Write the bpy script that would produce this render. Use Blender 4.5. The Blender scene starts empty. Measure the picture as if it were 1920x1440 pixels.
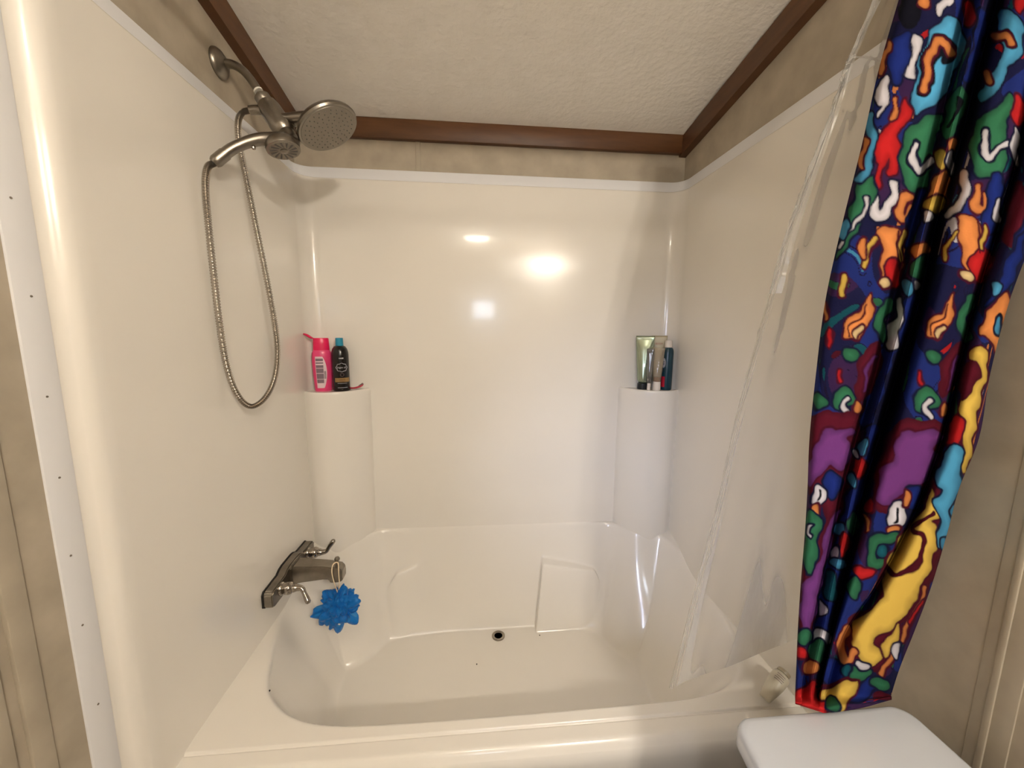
import bpy, bmesh, math, random
import numpy as np
from mathutils import Vector, Matrix
PI = math.pi
random.seed(4); rng = np.random.default_rng(4)
scn = bpy.context.scene
COL = scn.collection

# ------------------------------------------------------------------ camera
cam_d = bpy.data.cameras.new('camera'); cam = bpy.data.objects.new('camera', cam_d); COL.objects.link(cam)
cam_d.sensor_fit = 'HORIZONTAL'; cam_d.sensor_width = 36.0
cam_d.lens = 720.66 / 1920 * 36.0
cam_d.clip_start = 0.01
_M = Matrix(((0.9961485, 0.0876259, 0.0031551), (-0.0871801, 0.9859498, 0.1424873), (0.0093748, -0.1422135, 0.9897916)))
_x, _y, _z = _M.col[0], _M.col[1], _M.col[2]
R = Matrix((_x, _z, -_y)).transposed()
cam.matrix_world = Matrix.Translation((0.6083, -1.467, 1.293)) @ R.to_4x4()
scn.camera = cam

# ------------------------------------------------------------------ world, lights, exposure
W = bpy.data.worlds.new('world'); scn.world = W; W.use_nodes = True
W.node_tree.nodes['Background'].inputs[0].default_value = (0.75, 0.85, 1.0, 1)
W.node_tree.nodes['Background'].inputs[1].default_value = 0.3
scn.view_settings.view_transform = 'Standard'; scn.view_settings.look = 'None'
scn.view_settings.gamma = 1.0; scn.view_settings.use_curve_mapping = False
scn.view_settings.exposure = 0.40
def area(name, loc, target, size, power, color, spread=180):
    l = bpy.data.lights.new(name, 'AREA'); l.shape = 'RECTANGLE'; l.size, l.size_y = size
    l.energy = power; l.color = color; l.spread = math.radians(spread)
    o = bpy.data.objects.new(name, l); COL.objects.link(o); o.location = loc
    o.rotation_euler = (Vector(target) - Vector(loc)).to_track_quat('-Z', 'Y').to_euler()
    return o
area('window_daylight', (0.665, -2.57, 1.485), (1.10, 0.0, 0.80), (0.20, 0.17), 0.3, (0.68, 0.80, 1.0), 62)
area('added_side_fill', (-0.012, -2.2, 1.30), (1.12, 0.0, 0.74), (0.34, 0.42), 1.0, (0.66, 0.74, 1.0), 34)  # added cool fill, tints the lower right of the back wall
LAMP_BULB, LAMP_DOME = 520.0, 42.0      # emission of the two vanity bulbs and of the ceiling dome (built further down)

# ------------------------------------------------------------------ material helpers
def nodes(name):
    m = bpy.data.materials.new(name); m.use_nodes = True
    nt = m.node_tree; return m, nt, nt.nodes['Principled BSDF']
def mat(name, col, rough=0.5, metal=0.0, coat=0.0, **kw):
    m, nt, b = nodes(name)
    b.inputs['Base Color'].default_value = (*col, 1); b.inputs['Roughness'].default_value = rough
    b.inputs['Metallic'].default_value = metal; b.inputs['Coat Weight'].default_value = coat
    for k, v in kw.items(): b.inputs[k.replace('_', ' ')].default_value = v
    return m
def noise_tint(m, c1, c2, scale, detail=3, rough_bump=0.0, bump_scale=None, stretch=(1, 1, 1), dist=0.002, contrast=(0.3, 0.7)):
    nt = m.node_tree; b = nt.nodes['Principled BSDF']
    tc = nt.nodes.new('ShaderNodeTexCoord'); mp = nt.nodes.new('ShaderNodeMapping'); mp.inputs['Scale'].default_value = stretch
    n = nt.nodes.new('ShaderNodeTexNoise'); n.inputs['Scale'].default_value = scale; n.inputs['Detail'].default_value = detail
    r = nt.nodes.new('ShaderNodeValToRGB'); r.color_ramp.elements[0].color = (*c1, 1); r.color_ramp.elements[1].color = (*c2, 1)
    r.color_ramp.elements[0].position, r.color_ramp.elements[1].position = contrast
    nt.links.new(tc.outputs['Object'], mp.inputs[0]); nt.links.new(mp.outputs[0], n.inputs[0])
    nt.links.new(n.outputs[0], r.inputs[0]); nt.links.new(r.outputs[0], b.inputs['Base Color'])
    if rough_bump:
        n2 = nt.nodes.new('ShaderNodeTexNoise'); n2.inputs['Scale'].default_value = bump_scale or scale; n2.inputs['Detail'].default_value = 4
        nt.links.new(mp.outputs[0], n2.inputs[0])
        bp = nt.nodes.new('ShaderNodeBump'); bp.inputs['Strength'].default_value = rough_bump; bp.inputs['Distance'].default_value = dist
        nt.links.new(n2.outputs[0], bp.inputs['Height']); nt.links.new(bp.outputs[0], b.inputs['Normal'])
    return m
def srgb(r, g, b):
    f = lambda c: ((c / 255 + 0.055) / 1.055) ** 2.4 if c > 10 else c / 255 / 12.92
    return (f(r), f(g), f(b))

GEL = noise_tint(mat('gelcoat', (0.8, 0.77, 0.72), 0.21, 0, 0.35), (0.80, 0.762, 0.70), (0.83, 0.79, 0.725), 3.0, 2, 0.05, 9.0, dist=0.004)
GEL.node_tree.nodes['Principled BSDF'].inputs['Coat Roughness'].default_value = 0.06
STRIP = mat('white_trim', (0.78, 0.78, 0.80), 0.42)
PAPER = noise_tint(mat('wallpaper', (0.5, 0.45, 0.37), 0.7), (0.355, 0.305, 0.235), (0.45, 0.39, 0.305), 14.0, 6, 0.12, 60.0, dist=0.001, contrast=(0.3, 0.7))
CEIL = noise_tint(mat('ceiling_paint', (0.74, 0.70, 0.63), 0.85), (0.82, 0.78, 0.715), (0.86, 0.82, 0.76), 20, 3, 0.6, 62.0, dist=0.004)
WOOD = noise_tint(mat('oak_trim', (0.2, 0.08, 0.03), 0.42), (0.075, 0.028, 0.008), (0.115, 0.046, 0.014), 60, 4, 0.08, 60, stretch=(.15, .15, 1), contrast=(0.3, 0.7))
FLOOR = noise_tint(mat('vinyl_floor', (0.45, 0.4, 0.33), 0.4), (0.40, 0.35, 0.29), (0.5, 0.45, 0.38), 6, 4)
NICKEL = noise_tint(mat('brushed_nickel', (0.42, 0.38, 0.33), 0.32, 1.0), (0.225, 0.20, 0.168), (0.285, 0.255, 0.215), 40, 2)
STEEL = mat('polished_steel', (0.50, 0.46, 0.41), 0.22, 1.0)
CHROME = mat('warm_chrome', (0.36, 0.325, 0.285), 0.15, 1.0)
DARK = mat('dark_gap', (0.012, 0.010, 0.009), 0.6)
NOZ = mat('nozzle_rubber', (0.10, 0.088, 0.075), 0.6)
CERAMIC = mat('porcelain', (0.54, 0.565, 0.61), 0.2, 0, 0.3)
def plain(name, c, r=0.35, **k): return mat(name, srgb(*c), r, **k)
PINK = plain('pink_plastic', (235, 70, 125), 0.28, Transmission_Weight=0.12); PINKCAP = plain('deep_pink_cap', (225, 20, 85), 0.3)
BLACKP = plain('brown_black_plastic', (14, 8, 8), 0.22); TEALCAP = plain('teal_cap', (30, 135, 165), 0.35)
LABELW = plain('label_white', (225, 200, 205), 0.5); PRINTG = plain('label_grey_print', (120, 100, 110), 0.6); PRINTK = plain('label_dark_print', (40, 30, 38), 0.6)
SILV = plain('label_silver_print', (165, 165, 172), 0.4); GOLD = plain('label_gold_band', (135, 105, 60), 0.4); WPRINT = plain('label_white_print', (225, 225, 225), 0.5)
TUBEG = mat('silver_green_tube', srgb(160, 172, 150), 0.2, 0.75); TUBEB = mat('beige_tube', srgb(176, 164, 136), 0.35, 0.2)
TEALB = plain('dark_teal_plastic', (6, 52, 66), 0.3); WCAP = plain('white_cap', (232, 222, 212), 0.4); REDP = plain('red_label', (185, 20, 48), 0.45)
AMBER = plain('amber_liquid', (120, 55, 15), 0.2); DCAP = plain('charcoal_cap', (22, 28, 32), 0.35)
def clear(name, tint, alpha, rough=0.08):
    m, nt, b = nodes(name)
    b.inputs['Base Color'].default_value = (*tint, 1); b.inputs['Roughness'].default_value = rough
    b.inputs['Transmission Weight'].default_value = 0.0; b.inputs['Alpha'].default_value = alpha
    b.inputs['Coat Weight'].default_value = 0.5; b.inputs['Specular IOR Level'].default_value = 0.8
    return m
CLEART = clear('clear_tube_plastic', srgb(190, 175, 150), 0.42)
SMOKET = clear('smoky_tube_plastic', srgb(120, 118, 112), 0.6)

# ------------------------------------------------------------------ object helpers
def link(name, me, m=None, parent=None, smooth=True):
    if m is not None and len(me.materials) == 0: me.materials.append(m)
    if smooth:
        me.polygons.foreach_set('use_smooth', [True] * len(me.polygons))
    o = bpy.data.objects.new(name, me); COL.objects.link(o)
    if parent is not None:
        o.parent = parent; o.matrix_parent_inverse = Matrix.Translation(-parent.location) if parent.type == 'EMPTY' else Matrix()
    return o
def tag(o, label=None, cat=None, group=None, kind=None):
    if label: o['label'] = label
    if cat: o['category'] = cat
    if group: o['group'] = group
    if kind: o['kind'] = kind
    return o
def thing(name, loc, label, cat, group=None):
    o = bpy.data.objects.new(name, None); COL.objects.link(o); o.location = loc; o.empty_display_size = 0.05
    return tag(o, label, cat, group)
def mesh(verts, faces, name='m'):
    me = bpy.data.meshes.new(name); me.from_pydata([tuple(v) for v in verts], [], faces); me.update(); return me
def grid_mesh(P, wrap_u=False):
    """P: array [rows, cols, 3]"""
    P = np.asarray(P, dtype=np.float64); r, c = P.shape[:2]
    idx = np.arange(r * c).reshape(r, c)
    cc = np.arange(c if wrap_u else c - 1)
    a = idx[:-1][:, cc]; b = idx[:-1][:, (cc + 1) % c]; d = idx[1:][:, cc]; e = idx[1:][:, (cc + 1) % c]
    F = np.stack([a, b, e, d], -1).reshape(-1, 4)
    me = bpy.data.meshes.new('grid'); n = r * c
    me.vertices.add(n); me.vertices.foreach_set('co', P.reshape(-1).astype(np.float32))
    me.loops.add(F.size); me.loops.foreach_set('vertex_index', F.reshape(-1).astype(np.int32))
    me.polygons.add(len(F)); me.polygons.foreach_set('loop_start', np.arange(0, F.size, 4, dtype=np.int32))
    me.update(calc_edges=True); me.validate(); return me
def bm_mesh(bm):
    me = bpy.data.meshes.new('bm'); bmesh.ops.recalc_face_normals(bm, faces=bm.faces); bm.to_mesh(me); bm.free(); return me
def sharp(me, ang=35):
    me.polygons.foreach_set('use_smooth', [True] * len(me.polygons))
    bm = bmesh.new(); bm.from_mesh(me)
    for e in bm.edges:
        if len(e.link_faces) == 2 and e.calc_face_angle(0) > math.radians(ang): e.smooth = False
    bm.to_mesh(me); bm.free(); return me
def box(lo, hi, bev=0.0, seg=2):
    bm = bmesh.new(); lo, hi = Vector(lo), Vector(hi)
    bmesh.ops.create_cube(bm, size=1.0, matrix=Matrix.Translation((lo + hi) / 2) @ Matrix.Diagonal((*(hi - lo), 1)))
    if bev: bmesh.ops.bevel(bm, geom=bm.edges[:], offset=bev, segments=seg, affect='EDGES', profile=0.5)
    return sharp(bm_mesh(bm), 40)
def merge(mats_meshes):
    bm = bmesh.new()
    for me in mats_meshes: bm.from_mesh(me)
    out = bpy.data.meshes.new('j'); bm.to_mesh(out); bm.free(); return out
def frame(d, up=(0, 0, 1)):
    d = Vector(d).normalized(); u = Vector(up)
    if abs(d.dot(u)) > 0.98: u = Vector((1, 0, 0))
    x = u.cross(d).normalized(); y = d.cross(x); return Matrix((x, y, d)).transposed()
def lathe(profile, origin=(0, 0, 0), axis=(0, 0, 1), seg=28, sx=1.0, sy=1.0, up=(0, 0, 1), cap=True, rotz=0.0):
    """profile [(radius, height)] turned round axis at origin"""
    Fm = frame(axis, up); prof = list(profile)
    if cap:
        if prof[0][0] > 1e-6: prof = [(1e-5, prof[0][1])] + prof
        if prof[-1][0] > 1e-6: prof = prof + [(1e-5, prof[-1][1])]
    P = np.zeros((len(prof), seg, 3)); Rz = Matrix.Rotation(rotz, 3, 'Z') if rotz else None
    for i, (r, h) in enumerate(prof):
        for j in range(seg):
            t = 2 * PI * j / seg
            v = Vector((r * sx * math.cos(t), r * sy * math.sin(t), h))
            if Rz: v = Rz @ v
            P[i, j] = Vector(origin) + Fm @ v
    return sharp(grid_mesh(P, True), 38)
def catmull(pts, n):
    p = np.asarray(pts, float); p = np.vstack([2 * p[0] - p[1], p, 2 * p[-1] - p[-2]])
    out = []; m = len(p) - 3
    for t in np.linspace(0, m, n):
        i = min(int(t), m - 1); u = t - i; a, b, c, d = p[i:i + 4]
        out.append(0.5 * ((2 * b) + (c - a) * u + (2 * a - 5 * b + 4 * c - d) * u * u + (3 * b - a - 3 * c + d) * u ** 3))
    return np.array(out)
def tube(path, rad, seg=12, cap=True, flat=1.0, up=None):
    path = np.asarray(path, float); n = len(path)
    rad = np.full(n, rad) if np.isscalar(rad) else np.asarray(rad)
    T = np.gradient(path, axis=0); T /= np.linalg.norm(T, axis=1)[:, None]
    u = np.array(up if up is not None else (0.31, 0.22, 0.92)); u = u - T[0] * (u @ T[0]); u /= np.linalg.norm(u)
    rings = []
    for i in range(n):
        u = u - T[i] * (u @ T[i]); u /= np.linalg.norm(u); w = np.cross(T[i], u)
        t = np.linspace(0, 2 * PI, seg, endpoint=False)
        rings.append(path[i] + rad[i] * (np.cos(t)[:, None] * u * flat + np.sin(t)[:, None] * w))
    if cap:
        rings = [np.repeat(path[:1], seg, 0) + (rings[0] - path[0]) * 1e-3] + rings + [np.repeat(path[-1:], seg, 0) + (rings[-1] - path[-1]) * 1e-3]
    return sharp(grid_mesh(np.array(rings), True), 50)
def prism(outline, axis_from, Fm, depth, bev=0.002):
    """outline [(u,v)] extruded along Fm z by depth from axis_from"""
    bm = bmesh.new(); o = Vector(axis_from)
    vs = [bm.verts.new(o + Fm @ Vector((u, v, 0))) for u, v in outline]
    f = bm.faces.new(vs); r = bmesh.ops.extrude_face_region(bm, geom=[f])
    bmesh.ops.translate(bm, verts=[g for g in r['geom'] if isinstance(g, bmesh.types.BMVert)], vec=Fm @ Vector((0, 0, depth)))
    bmesh.ops.recalc_face_normals(bm, faces=bm.faces)
    if bev: bmesh.ops.bevel(bm, geom=[e for e in bm.edges if e.calc_face_angle(0) > 0.6], offset=bev, segments=2, affect='EDGES')
    return sharp(bm_mesh(bm), 35)

# ------------------------------------------------------------------ room shell
XL, XR, YB, YF = -0.020, 1.37, 0.012, -2.62     # wallpaper planes; YF is the wall behind the camera
ceil_z = lambda y, x=0.7: 1.998 + 0.005 * (0.7 - x) + (0.195 - 0.024 * x) * (-y)
def slab(name, lo, hi, m, kind='structure', bev=0.0):
    return tag(link(name, box(lo, hi, bev), m, None), kind=kind)
slab('floor', (-0.12, YF - 0.1, -0.08), (1.5, 0.15, 0.0), FLOOR)
slab('wall_back', (-0.12, YB, 0.0), (1.5, YB + 0.1, 2.15), PAPER)
slab('wall_left', (XL - 0.1, YF - 0.1, 0.0), (XL, YB + 0.1, 2.6), PAPER)
slab('wall_right', (XR + 0.012, YF - 0.1, 0.0), (XR + 0.112, YB + 0.1, 2.6), PAPER)
# front part of the right wall stands a little proud (from the tub front towards the room)
# ceiling: sloping slab rising away from the tub
y0, y1 = 0.12, YF - 0.1
cv = [(-0.12, y0, ceil_z(y0, -.12)), (1.5, y0, ceil_z(y0, 1.5)), (1.5, y1, ceil_z(y1, 1.5)), (-0.12, y1, ceil_z(y1, -.12))]
me = mesh(cv + [(a, b, c + 0.08) for a, b, c in cv], [(3, 2, 1, 0), (4, 5, 6, 7), (0, 1, 5, 4), (1, 2, 6, 5), (2, 3, 7, 6), (3, 0, 4, 7)])
tag(link('ceiling', me, CEIL, smooth=False), kind='structure')
# wall behind the camera, with the window hole
WX0, WX1, WZ0, WZ1 = 0.545, 0.785, 1.39, 1.58
me = merge([box((-0.12, YF - 0.1, 0), (WX0, YF, 2.6)), box((WX1, YF - 0.1, 0), (1.5, YF, 2.6)), box((WX0, YF - 0.1, 0), (WX1, YF, WZ0)), box((WX0, YF - 0.1, WZ1), (WX1, YF, 2.6))])
tag(link('wall_front', me, PAPER, smooth=False), kind='structure')
win = tag(link('window_1', merge([box((WX0 - .03, YF, WZ0 - .03), (WX1 + .03, YF + .012, WZ0), .002), box((WX0 - .03, YF, WZ1), (WX1 + .03, YF + .012, WZ1 + .03), .002),
    box((WX0 - .03, YF, WZ0), (WX0, YF + .012, WZ1), .002), box((WX1, YF, WZ0), (WX1 + .03, YF + .012, WZ1), .002)]), STRIP, smooth=False), kind='structure')
def emit(name, c, s):
    m, nt, b = nodes(name); b.inputs['Base Color'].default_value = (0.02, 0.02, 0.02, 1)
    b.inputs['Emission Color'].default_value = (*c, 1); b.inputs['Emission Strength'].default_value = s; return m
DAY = emit('daylit_pane', (0.75, 0.9, 1.0), 5.0)
for i in range(3):
    w_ = (WX1 - WX0) / 3
    link('pane', box((WX0 + i * w_ + .006, YF - .03, WZ0 + .006), (WX0 + (i + 1) * w_ - .006, YF - .022, WZ1 - .006)), DAY, win, False)

win2 = tag(link('added_window', merge([box((XL, -2.41, 1.06), (XL + .012, -2.38, 1.54), .002), box((XL, -2.02, 1.06), (XL + .012, -1.99, 1.54), .002),
    box((XL, -2.38, 1.06), (XL + .012, -2.02, 1.09), .002), box((XL, -2.38, 1.51), (XL + .012, -2.02, 1.54), .002)]), STRIP, smooth=False), kind='structure')  # added unseen window, frame for the cool side fill
link('pane', box((XL - .001, -2.38, 1.09), (XL + .002, -2.02, 1.51)), emit('added_pane_glow', (0.7, 0.85, 1.0), 0.6), win2, False)

# wood trim under the ceiling
def sloped_trim(name, x0, x1, ya, yb, h, drop=0.0):
    z0, z1 = ceil_z(ya, x0), ceil_z(yb, x0); h1 = h + .018
    v = []
    for x in (x0, x1):
        v += [(x, ya, z0 - h), (x, ya, z0 + .002), (x, yb, z1 + .002), (x, yb, z1 - h1)]
    me = mesh(v, [(0, 1, 2, 3), (7, 6, 5, 4), (0, 4, 5, 1), (1, 5, 6, 2), (2, 6, 7, 3), (3, 7, 4, 0)])
    return tag(link(name, me, WOOD, smooth=False), kind='structure')
TH = 0.058
sloped_trim('trim_1', XL, XL + 0.026, YB, YF, TH + .004)
sloped_trim('trim_2', XR - 0.014, XR + 0.014, YB, YF, TH + .004)
me = box((XL, YB - 0.020, ceil_z(YB) - TH), (XR + .012, YB + .002, ceil_z(YB) + .006), 0.002)
tag(link('trim_3', me, WOOD), kind='structure')
# batten seams on the wallpaper
BATT = noise_tint(mat('batten', (0.5, 0.45, 0.37), 0.65), (0.36, 0.31, 0.24), (0.43, 0.375, 0.29), 14.0, 5, contrast=(0.3, 0.7))
slab('trim_4', (0.392, YB - 0.003, 1.835), (0.408, YB, 1.945), BATT, bev=0.001)
for k, (ya, yb) in enumerate(((-0.952, -0.925), (-0.985, -0.968), (-1.30, -1.27))):
    me = merge([box((XL - .001, ya, 0.0), (XL + 0.006, yb, ceil_z(ya) - TH), .002)])
    tag(link('trim_%d' % (5 + k), me, BATT), kind='structure')
me = merge([box((XR + 0.0095, -1.052, 0), (XR + 0.0125, -1.006, ceil_z(-1.006, XR) - TH), .001), box((XR + .0065, -1.030, 0), (XR + 0.0105, -1.021, ceil_z(-1.02, XR) - TH), .002)])
tag(link('trim_8', me, BATT), kind='structure')
slab('baseboard_left', (XL, YF, 0), (XL + .012, -0.9, .07), WOOD, bev=.002)
slab('baseboard_right', (XR, YF, 0), (XR + .012, -0.9, .07), WOOD, bev=.002)

# ------------------------------------------------------------------ bathtub with surround
RIM, FLZ = 0.42, 0.10
tub = thing('bathtub', (0.685, -0.39, 0.0), 'cream one piece bathtub and shower surround filling the alcove', 'bathtub')
BND = catmull([(0.0, -.20), (0.004, -.33), (0.027, -.42), (0.072, -.55), (.115, -.62), (.19, -.674), (.29, -.70), (.45, -.707), (.70, -.708), (.95, -.706), (1.13, -.70), (1.24, -.672), (1.315, -.60), (1.357, -.48), (1.370, -.34), (1.370, -.21),
               (1.325, -.115), (1.235, -.085), (1.17, -.03), (1.10, -.006), (.9, -.002), (.5, -.002), (.27, -.006), (.20, -.03), (.135, -.085), (.05, -.115), (0.0, -.20)], 420)[:-1]
def smoothmax(a, b, k):
    h = np.clip(0.5 + 0.5 * (a - b) / k, 0, 1); return b + (a - b) * h + k * h * (1 - h)
def smoothmin(a, b, k): return -smoothmax(-a, -b, k)
def sstep(a, b, x): t = np.clip((x - a) / (b - a), 0, 1); return t * t * (3 - 2 * t)
def tub_height(X, Y):
    q = np.stack([X.ravel(), Y.ravel()], 1)
    a = BND; b = np.roll(BND, -1, 0); e = b - a; L2 = (e ** 2).sum(1)
    D = np.full(len(q), 9.0); NX = np.zeros(len(q)); NY = np.zeros(len(q)); inside = np.zeros(len(q), bool)
    for i in range(len(a)):
        w = q - a[i]; t = np.clip((w @ e[i]) / L2[i], 0, 1); dv = w - t[:, None] * e[i]; d = np.hypot(dv[:, 0], dv[:, 1])
        s = d < D; D = np.where(s, d, D)
        n = np.array([-e[i, 1], e[i, 0]]) / math.sqrt(L2[i])
        NX = np.where(s, -n[0], NX); NY = np.where(s, -n[1], NY)
        c = ((a[i, 1] > q[:, 1]) != (b[i, 1] > q[:, 1]))
        if abs(e[i, 1]) > 1e-12: inside ^= c & (q[:, 0] < e[i, 0] * (q[:, 1] - a[i, 1]) / e[i, 1] + a[i, 0])
    D = np.where(inside, D, -D).reshape(X.shape)
    edge = RIM + 0.082 * sstep(-.34, -.04, Y)
    # wall run-out: steep back and front, gentle tap end, wide sloping backrest on the right
    wr = sstep(0.80, 1.37, X); wl = 1 - sstep(0.0, 0.55, X)
    wb = sstep(-.25, 0.0, Y)
    wid = 0.075 + 0.17 * wr * (1 - 0.75 * wb) + 0.075 * wl * (1 - .6 * wb)
    wall = edge - (edge - FLZ) * (D / wid)
    floor = FLZ + 0.012 * ((Y + .2) / .3) ** 2 * (Y < -.2) + 0.01 * np.abs(X - .68)
    z = smoothmax(wall, floor, 0.045)
    # armrest blocks against the back
    topr = 0.375 - 0.17 * (X - 0.835); fr = FLZ + (-(Y + 0.112)) * -1 * 0 + (Y + 0.112) * 5.6
    blk = smoothmin(smoothmin(topr + (Y + .03) * .25, fr, 0.018), FLZ - .06 + (X - 0.828) * 9.0, 0.02)
    blk = blk - 0.35 * sstep(1.07, 1.20, X)
    z = smoothmax(z, np.where(D > 0, blk, -1), 0.016)
    topl = 0.392 - 0.20 * np.abs(X - 0.50)
    bl = smoothmin(topl + (Y + .03) * .25, FLZ + (Y + .03 + .075 * (1 - sstep(.26, .56, X))) * 5.8, 0.02) - 0.25 * (1 - sstep(.14, .30, X))
    z = smoothmax(z, np.where(D > 0, bl, -1), 0.018)
    z = smoothmin(z, edge, 0.012)
    # front rim: shallow groove and step down to the rounded apron edge
    z = z - 0.0035 * sstep(-.7345, -.7385, Y) * 1.0 - 0.003 * np.exp(-((Y + .737) / .0022) ** 2)
    z = np.where(Y < -.7345, z - 0.02 * sstep(-.762, -.79, Y) ** 2, z)
    return z
xs = np.unique(np.concatenate([np.linspace(0, 1.37, 330), np.linspace(.815, .86, 18)]))
ys = np.unique(np.concatenate([np.linspace(-.785, 0.0, 210), np.linspace(-.75, -.72, 26), np.linspace(-.785, -.76, 10)]))
GX, GY = np.meshgrid(xs, ys)
GZ = tub_height(GX, GY)
DX, DY = 0.684, -0.118     # drain
link('basin', grid_mesh(np.stack([GX, GY, GZ], -1)), GEL, tub)
# apron under the rim
prof = [(-.785, float(GZ[0, 200])), (-.7895, .392), (-.7905, .375), (-.789, .35), (-.782, .30), (-.778, .12), (-.785, .08), (-.787, 0.0)]
P = np.array([[(x, y, z) for x in np.linspace(0, 1.37, 12)] for y, z in prof][::-1])
link('apron', grid_mesh(P), GEL, tub)
# wall surround: U-shaped sheet with rounded back corners and a folded front edge
rc = 0.055
path = [(-.0195, -.878), (-.0185, -.850), (-.0178, -.838), (-.0165, -.830), (-.0075, -.8235), (0.002, -.8165), (0.0055, -.806), (0.0045, -.785), (0, -.70), (0, -.5), (0, -.3)]
path += [(rc - rc * math.cos(t), -rc + rc * math.sin(t)) for t in np.linspace(0, PI / 2, 10)]
path += [(x, 0) for x in np.linspace(.2, 1.17, 8)]
path += [(1.37 - rc + rc * math.sin(t), -rc + rc * math.cos(t)) for t in np.linspace(0, PI / 2, 10)]
path += [(1.37 - x, y) for x, y in [(0, -.3), (0, -.5), (0, -.70), (0.0045, -.785), (0.0055, -.806), (.002, -.8165)]]
path = np.array(path)
nrm = np.gradient(path, axis=0); nrm = np.stack([nrm[:, 1], -nrm[:, 0]], 1); nrm /= np.linalg.norm(nrm, axis=1)[:, None]
rows = []
for z, off in ((1.8045, -.0115), (1.805, -.004), (1.803, -.0012), (1.799, 0.0), (1.5, 0), (1.0, 0), (.6, 0), (.42, 0), (.06, 0)):
    s = np.ones(len(path)); s[:6] = 0.15
    p2 = path + nrm * off * s[:, None]
    rows.append(np.column_stack([p2, np.full(len(path), z)]))
link('surround', grid_mesh(np.array(rows)[::-1]), GEL, tub)
# corner columns with shelf tops
SHZ = 1.066
def column(side):
    mx = (lambda x: x) if side < 0 else (lambda x: 1.37 - x)
    arc = catmull([(.206, 0), (.196, -.026), (.165, -.066), (.125, -.095), (.080, -.108), (.035, -.101), (.0, -.078)], 26)
    rows = []
    def ring(z, sc):
        return [(mx(max(0.0, x * sc + (0.0))), y * sc, z) for x, y in arc]
    for z, sc in ((.40, .985), (.50, .985), (.8, 1.0), (SHZ - .02, 1.0), (SHZ - .006, 1.0), (SHZ + .0005, .992), (SHZ + .003, .97), (SHZ + .002, .945), (SHZ, .92), (SHZ, .6), (SHZ, .3), (SHZ, .01)):
        rows.append(ring(z, sc))
    P = np.array(rows)
    if side > 0: P = P[:, ::-1]
    return link('corner_shelf', grid_mesh(P), GEL, tub)
column(-1); column(1)
# nail strip along the top of the surround and the strip down the front edge
st_ = thing('trim_strip', (XL, -0.84, 1.82), 'white nailed edging strip running along the surround top and front', 'trim')
tag(st_, kind='structure'); del st_['label']; del st_['category']; st_.name = 'trim_10'
FZ0, FZ1 = 1.80, 1.840
P = []
sp = [(XL + .0005, -.878), (XL + .0005, -rc)] + [(XL + rc - rc * math.cos(t), YB - rc + rc * math.sin(t)) for t in np.linspace(0, PI / 2, 8)][1:] + [(XR + .012 - rc + rc * math.sin(t), YB - rc + rc * math.cos(t)) for t in np.linspace(0, PI / 2, 8)] + [(XR + .0115, -.82)]
sp = np.array(sp); g = np.gradient(sp, axis=0); nn = np.stack([g[:, 1], -g[:, 0]], 1); nn /= np.linalg.norm(nn, axis=1)[:, None]
for z, o in ((FZ0 - .02, .0075), (FZ1 - .002, .0075), (FZ1, .006), (FZ1, -.002)): P.append(np.column_stack([sp + nn * o, np.full(len(sp), z)]))
link('nail_flange', grid_mesh(np.array(P)[::-1]), STRIP, st_)
link('edge_strip', box((XL - .001, -.8795, 0.0), (XL + .0035, -.838, ceil_z(-.85) - TH), .0015), STRIP, st_)
RUST = mat('nail_rust', (0.16, 0.13, 0.105), 0.6)
z_ = 1.70
nail_me = lathe([(0.0017, 0), (0.0015, .0010), (0.0008, .0014)], seg=8, axis=(1, 0, 0))
while z_ > 0.35:
    o = bpy.data.objects.new('nail', nail_me); COL.objects.link(o)
    if not nail_me.materials: nail_me.materials.append(RUST)
    o.parent = st_; o.location = Vector((XL + .0033, -.861 + random.uniform(-.003, .003), z_)) - st_.location
    z_ -= random.uniform(.115, .15)
# drain
dr = link('drain', lathe([(0.0255, 0.0), (0.0255, .003), (0.022, .0045), (0.0155, .0025), (0.014, -.001)], (DX, DY, float(tub_height(np.array([[DX]]), np.array([[DY]]))[0, 0]) + .0005), cap=False), CHROME, tub); tag(dr, 'round chrome drain ring')
link('drain_hole', lathe([(0.0152, 0.0)], (DX, DY, dr.data.vertices[0].co.z + .0012)), DARK, dr)
# small dirt specks
for (x, y) in ((0.846, -0.128), (1.165, -.615), (.10, -.60), (0.60, -.24)):
    z = float(tub_height(np.array([[x]]), np.array([[y]]))[0, 0])
    link('dirt_speck', lathe([(0.0022, 0), (0.0018, .0012)], (x, y, z), seg=7, sx=1.5), DARK, tub)

# ------------------------------------------------------------------ shower head assembly
sh = thing('shower_fixture', (XL, -0.372, 1.925), 'brushed nickel dual shower head on a bent arm on left wall', 'shower')
AY = -0.372
link('wall_flange', lathe([(0.033, 0), (0.033, .004), (0.029, .010), (0.020, .016), (0.0125, .020)], (XL, AY, 1.925), (1, 0, 0), 32, sx=1.0), NICKEL, sh)
arm = catmull([(XL + .008, AY, 1.925), (.012, AY, 1.925), (.034, AY, 1.915), (.052, AY, 1.896), (.070, AY, 1.868)], 40)
link('shower_arm', tube(arm, 0.0098, 16), NICKEL, sh)
link('arm_ring', lathe([(0.0108, 0), (0.0108, .004)], (.068, AY, 1.871), (.54, 0, -.84), 20), mat('pale_ring', (.75, .72, .66), .4), sh)
ad = Vector((.55, -.03, -.83)).normalized(); b0 = Vector((.071, AY, 1.864))
link('swivel_nut', lathe([(0.008, 0), (0.0135, .006), (0.0185, .010), (0.0185, .024), (0.014, .03)], b0, ad, 24), NICKEL, sh)
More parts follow.
